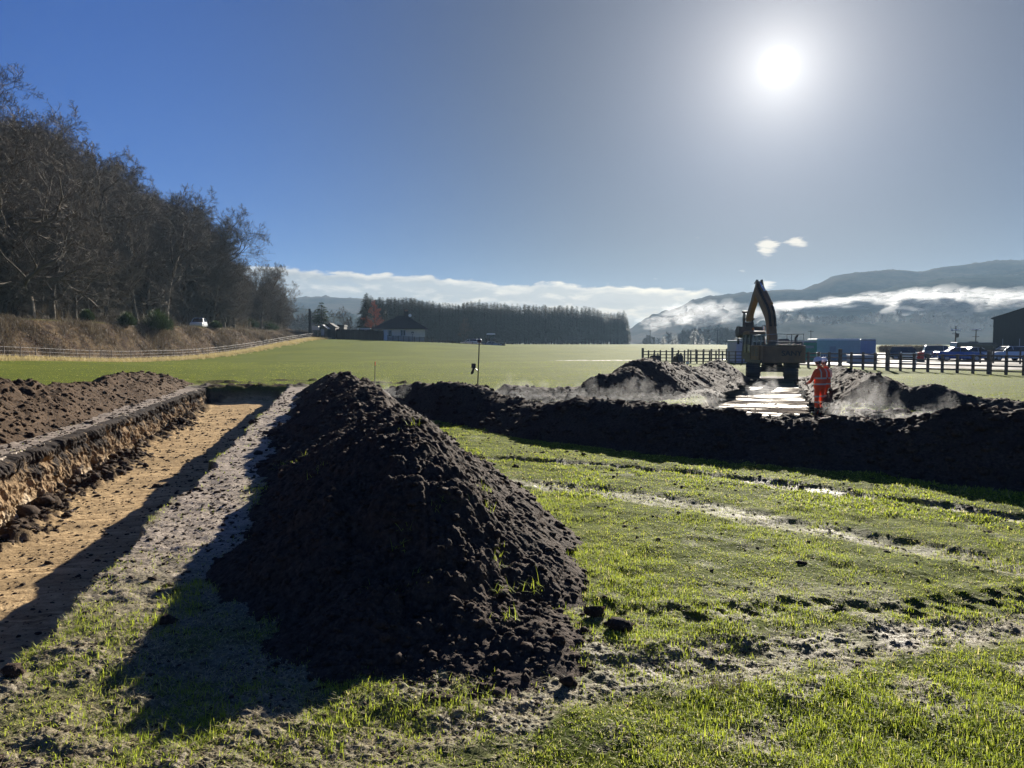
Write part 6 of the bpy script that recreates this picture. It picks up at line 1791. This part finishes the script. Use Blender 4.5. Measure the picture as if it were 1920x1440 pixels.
# a fine sheet that follows the ground
gx, gy = np.meshgrid(np.linspace(20, 132, 150), np.linspace(45, 127, 130), indexing='ij')
inside = np.zeros(gx.shape, bool); pp_ = yard_pts
for i in range(len(pp_)):
    (xa, ya), (xb, yb) = pp_[i], pp_[(i + 1) % len(pp_)]
    cond = ((ya > gy) != (yb > gy)) & (gx < (xb - xa) * (gy - ya) / ((yb - ya) or 1e-9) + xa); inside ^= cond
gzz = ground_z(gx.ravel(), gy.ravel(), None, False) + 0.03
ids = np.arange(gx.size).reshape(gx.shape)
Fy = np.stack([ids[:-1, :-1], ids[1:, :-1], ids[1:, 1:], ids[:-1, 1:]], -1).reshape(-1, 4)
Fy = Fy[inside.ravel()[Fy].all(1)]
def m_yard():
    m = bpy.data.materials.new('wet_gravel'); m.use_nodes = True
    t = NT(m.node_tree); b_ = t.n['Principled BSDF']; ob = t.n.new('ShaderNodeTexCoord').outputs['Object']
    n = t.noise(ob, 0.25, 4, 0.6); f = t.noise(ob, 9, 4, .6)
    t.l.new(t.mix(t.rng(f, .3, .7), (0.07, 0.063, 0.055), (0.16, 0.145, 0.13)), b_.inputs['Base Color'])
    t.l.new(t.rng(n, .45, .65, .95, .6), b_.inputs['Roughness'])
    t.l.new(t.bump(f, .01, .3), b_.inputs['Normal']); b_.inputs['Specular IOR Level'].default_value = 0.12
    return m
yo = link('yard', np_mesh('yard', np.stack([gx.ravel(), gy.ravel(), gzz], 1), Fy, True), m=m_yard()); tag(yo, 'wet gravel car park shining in the low sun behind the rail fence', 'car park', kind='structure')

def cabin(name, label, px0, px1, pyt, pyb, yd, dep, mat, trim, ribs=14, cat='site cabin'):
    A = P(px0, pyb, dist=yd); B = P(px1, pyb, dist=yd); T = P(px0, pyt, dist=yd); w_ = B.x - A.x; h = T.z - A.z
    o = empty(name, ((A.x + B.x) / 2, yd, A.z), 0, label, cat)
    MB().box(-w_ / 2, w_ / 2, 0, dep, 0, h - .08).build('walls', mat, o)
    b = MB()
    for k in range(ribs): 
        x_ = -w_ / 2 + w_ * (k + .5) / ribs; b.box(x_ - w_ / ribs * .22, x_ + w_ / ribs * .22, -.03, -.003, .15, h - .2)
    b.build('wall_ribs', mat, o)
    MB().box(-w_ / 2 - .04, w_ / 2 + .04, -.06, dep + .04, h - .079, h + .10).build('roof', trim, o, bevel=.07)
    b = MB()
    for sx in (-w_ / 2, w_ / 2): b.box(sx - .06, sx + .06, -.05, .06, -.1, h - .08)
    b.build('corner_posts', mat, o)
    return o, w_, h
o, w_, h = cabin('shipping_container', 'green steel cabin partly hidden by the digger, pale lettering high on its side', 1478, 1529.5, 641, 687, 76, 2.5, M_GREEN, M_GREY)
b = MB()
for k in range(11): b.box(w_ * .0 + .05 + k * .105, .05 + k * .105 + .06, -.045, -.031, h - .62 - (.03 if k % 3 else 0), h - .40)
b.build('lettering', M_GREY, o)
o, w_, h = cabin('site_cabin', 'long pale grey-green site cabin with a small dark logo, right of the green one', 1531, 1611, 637, 686, 80, 2.6, M_BLUEGREY, M_WHITE, 20)
MB().box(-w_ / 2 + 1.35, -w_ / 2 + 2.05, -.05, -.032, .35, 2.1).build('door', M_GREY, o)
b = MB()
for k in range(4): b.box(-w_ / 2 + .42 + k * .17, -w_ / 2 + .52 + k * .17, -.05, -.031, .98, 1.22)
b.box(-w_ / 2 + .4, -w_ / 2 + 1.08, -.05, -.031, .88, .91); b.build('logo', M_CBL, o)
cabin('site_cabin', 'blue-grey site cabin end, rightmost of the row of cabins', 1613, 1640, 637.5, 686, 80.6, 2.6, m_plain('steel_blue_panel', (0.22, 0.30, 0.45), .45, var=.1), M_GREY, 8)
cabin('shipping_container', 'plain white container standing left of and behind the digger cab', 1381, 1410, 640, 687, 68, 3.0, m_plain('pale_container', (0.42, 0.42, 0.50), .5, var=.1), M_GREY, 6)
o = empty('storage_box', cpos(1621, 688, 66), 0, 'long low grey storage box with a lid painted white for its sunlit top in front of the blue-grey cabin', 'box')
MB().box(-1.12, 1.12, 0, 1.1, .05, 1.0).build('body', M_GREY, o, bevel=.02); MB().box(-1.17, 1.17, -.05, 1.15, 1.001, 1.07).build('lid', M_WHITE, o)  # white lid colour paints in the sunlight on the box top
b = MB(); b.box(-1.0, -.8, .1, 1.0, -.2, .049); b.box(.8, 1.0, .1, 1.0, -.2, .049); b.build('skid', M_BLACK, o)
o = empty('barrel', cpos(1534, 686, 70), 0, 'pale green barrel between the green and grey cabins', 'barrel')
MB().cyl((0, 0, 0), .19, 1.25, 'z', 16).build('drum', m_plain('pale_green_plastic', (0.45, 0.6, 0.4), .5), o, smooth=True); MB().cyl((0, 0, 1.2), .2, .06, 'z', 16).build('rim', M_GREY, o)
# white barrier
o = empty('barrier', cpos(1703, 690, 55), R(-14), 'short white slatted barrier standing behind the rail fence, below the black hatchback', 'barrier')
for k in range(5): MB().box(-.58, .58, -.02, .02, .22 + .2 * k, .32 + .2 * k).build('slat', M_WHITE, o)
for sx in (-.5, .5): MB().box(sx - .03, sx + .03, .021, .06, 0, 1.2).build('upright', M_WHITE, o)
o = empty('fuel_can', cpos(1725, 680, 72), .4, 'red container beside the bonnet of the black hatchback', 'container')
MB().box(-.3, .3, -.2, .2, .35, 1.0).build('can', M_RED, o, bevel=.04); MB().box(-.34, .34, -.25, .25, -.1, .349).build('stand', M_BLACK, o); MB().tube([(-.15, 0, 1.0), (-.12, 0, 1.08), (.12, 0, 1.08), (.15, 0, 1.0)], .025, 6).build('handle', M_RED, o)
# brown hedge beyond the car park
hx_ = []; rg = np.random.default_rng(77); n = 6000
A = P(1650, 662, dist=112); B = P(1765, 662, dist=118)
u = rg.random(n)
bb = blades(np.stack([A.x + (B.x - A.x) * u + rg.normal(0, .25, n), 112 + 6 * u + rg.normal(0, .3, n), np.full(n, 0.35) + rg.random(n) * .8], 1), rg.uniform(.3, .75, n), rg.uniform(.03, .06, n), rg.uniform(0, 6.28, n), np.abs(rg.normal(.2, .3, n)), rg.normal(.3, .3, n), rg.random(n) * .8)
V, Q, T_, A_ = join_blades([bb]); o = link('hedge', np_mesh('hedge', V, [Q, T_], False, {'tint': A_}), m=M_BRAMBLE); tag(o, 'brown leafless hedge beyond the car park left of the cars', 'hedge')
# barn
bz = P(1861, 650, dist=108)
o = empty('barn', (bz.x, 108, YG), R(-38), 'large dark green clad barn cut by the right edge of the photo', 'barn')
he = P(1861, 596.5, dist=108).z - YG; slope = (596.5 - 578) / (1920 - 1861); wd = 26.0; hr = 10.1
MB().prism([(0, 0), (wd, 0), (wd, he), (wd / 2, hr), (0, he)], 0, 30, 'y').build('walls', M_BARN, o)
b = MB()
for k in range(52):
    x_ = wd * (k + .5) / 52; zt = he + (hr - he) * (1 - abs(x_ - wd / 2) / (wd / 2)); b.box(x_ - .07, x_ + .07, -.04, -.003, 1.4, zt - .1)
b.build('cladding_ribs', M_BARN, o)
b = MB()
for s, xa in ((1, 0), (-1, wd)):
    b.add([(xa - s * .3, -.3, he - .12), (wd / 2, -.3, hr + .06), (wd / 2, 30.3, hr + .06), (xa - s * .3, 30.3, he - .12), (xa - s * .3, -.3, he + .02), (wd / 2, -.3, hr + .2), (wd / 2, 30.3, hr + .2), (xa - s * .3, 30.3, he + .02)], [(0, 1, 2, 3), (4, 7, 6, 5), (0, 4, 5, 1), (3, 2, 6, 7), (0, 3, 7, 4)])
b.build('roof', M_ROOFD, o)
b = MB(); b.box(-.02, wd + .02, -.06, -.004, 0, 1.38); b.build('block_plinth', m_plain('grey_block', (0.10, 0.10, 0.10), .9), o)
for xx, s_ in ((1.2, .05), (3.2, .08), (4.6, .05), (6.5, .05)): MB().box(xx, xx + s_, -.075, -.045, 1.4, 2.6).build('light_strip', M_GREY, o)
# floodlights
def flood(px, pyt, yd, label, n, box=False):
    B = P(px, 655, dist=yd); T = P(px, pyt, dist=yd); h = T.z - YG
    o = empty('floodlight_mast', (B.x, yd, YG), 0, label, 'floodlight')
    MB().tube([(0, 0, 0), (0, 0, h)], [.12, .08], 8).build('mast', M_STEEL, o)
    zl = h - (.75 if box else .15)
    MB().box(-.75, .75, -.04, .04, zl - .05, zl + .03).build('crossbar', M_STEEL, o)
    for k in range(n):
        xx = -.65 + 1.3 * k / (n - 1)
        MB().box(xx - .16, xx + .16, -.16, .16, zl + .031, zl + .20, tx=.05, ty=.05).build('lamp', M_WHITE, o)
    if box: MB().box(.06, .42, -.15, .15, zl - 1.1, zl - .5).build('control_box', M_STEEL, o)
    MB().box(-.6, .6, -.03, .03, h - 1.3, h - 1.22).build('brace', M_STEEL, o)
flood(1791, 611, 118, 'floodlight mast with a control box, left one of the two beside the barn', 3, True)
flood(1829, 617.5, 128, 'floodlight mast with a flat row of lamps, between the boxed mast and the barn', 4)
simple_fence('yard_fence', 'dark rail fence with one high bar in front of the parked cars and barn', ((1838, 672, 66), (1990, 676, 64)), 6, 0.95, 2, M_STEEL)
# spare buckets and a cone by the fence left of the digger
def spare(px, py, yd, w_, label, rz=0.0):
    p = P(px, py, dist=yd); o = empty('spare_bucket', (p.x, yd, gz1(p.x, yd)), rz, label, 'digger bucket')
    pr = [(.0, 0.05)] + [(.42 + .42 * math.cos(R(a)), .42 + .40 * math.sin(R(a))) for a in range(200, 380, 20)] + [(.75, .75), (.1, .8)]
    MB().prism(pr, -w_ / 2, w_ / 2, 'x').build('shell', M_STEEL, o, bevel=.02)
    b = MB()
    for sx in (-.18, .15): b.prism([(.15, .8), (.6, .78), (.45, 1.0), (.3, 1.02)], sx, sx + .05, 'x')
    b.build('ears', M_STEEL, o)
    b = MB()
    for k in range(4): b.box(-w_ / 2 + w_ * (k + .3) / 4, -w_ / 2 + w_ * (k + .6) / 4, -.14, .02, .02, .09)
    b.build('teeth', M_STEEL, o)
spare(1231, 678, 62, .8, 'dark spare digger bucket by the left end of the rail fence')
spare(1277, 678, 61, .5, 'narrow spare digger bucket beside the tall post of the left rail fence', .3)
p = P(1289, 682, dist=58); o = empty('marker_post', (p.x, 58, gz1(p.x, 58)), 0, 'small red and white marker in the grass before the left rail fence', 'marker')
MB().tube([(0, 0, -.1), (0, 0, .5)], .04, 8).build('post', M_RED, o); MB().box(-.13, .13, -.052, -.042, .22, .42).build('plate', M_WHITE, o)

# ------------------------------------------------------------------ steam rising off the turned soil
sc = []
rg = np.random.default_rng(5)
def wisps(pxa, pxb, pya, pyb, yd, n, w_, h_, up=1.0):
    for k in range(n):
        f = (k + rg.random()) / n
        px = pxa + (pxb - pxa) * f; py = pya + (pyb - pya) * f + rg.normal(0, 3)
        yy = yd[0] + (yd[1] - yd[0]) * f
        p = P(px, py, dist=yy); ww = w_ * rg.uniform(.6, 1.4); hh = h_ * rg.uniform(.5, 1.5)
        sc.append((p.x, p.y, p.z + hh * .2, ww, ww * 1.3, hh * .7))
        if rg.random() < up: sc.append((p.x + rg.uniform(.1, .5), p.y, p.z + hh * .9, ww * .45, ww * .6, hh * .9))
wisps(915, 1080, 740, 752, (21.6, 22.6), 8, .5, .22)
wisps(1080, 1330, 752, 758, (22.2, 23.5), 14, .55, .30)
wisps(1405, 1450, 735, 750, (33, 28), 4, .35, .5)
wisps(1440, 1520, 745, 770, (34, 27), 5, .4, .3, .5)
wisps(1560, 1640, 770, 790, (20.5, 17.5), 8, .42, .42)
wisps(1640, 1760, 795, 800, (17.5, 15.0), 10, .45, .26)
wisps(690, 760, 730, 800, (24, 16.2), 5, .3, .2, .3)
blob_mist('steam', 'thin white steam drifting low over the turned dark soil', sc, 0.065, 21, (1, 1, 1), 0.6, sub=3, amp=0.55, freq=1.3)
sc = []
wisps(700, 800, 720, 830, (20, 14.6), 5, .3, .14, .2)
blob_mist('steam', 'faint steam over the long mound and its far foot', sc, 0.06, 31, (1, 1, 1), 0.6, sub=3, amp=0.55)
print('site2', round(time.time() - T0, 1))

# ------------------------------------------------------------------ haze
hb = MB().box(-2200, 2200, -300, 1900, -3.0, 152)
hz = hb.build('haze', vol_mat('haze', 0.000125, (0.50, 0.74, 1.0), 0.25))
tag(hz, 'pale blue winter haze filling the valley', 'haze', kind='stuff')
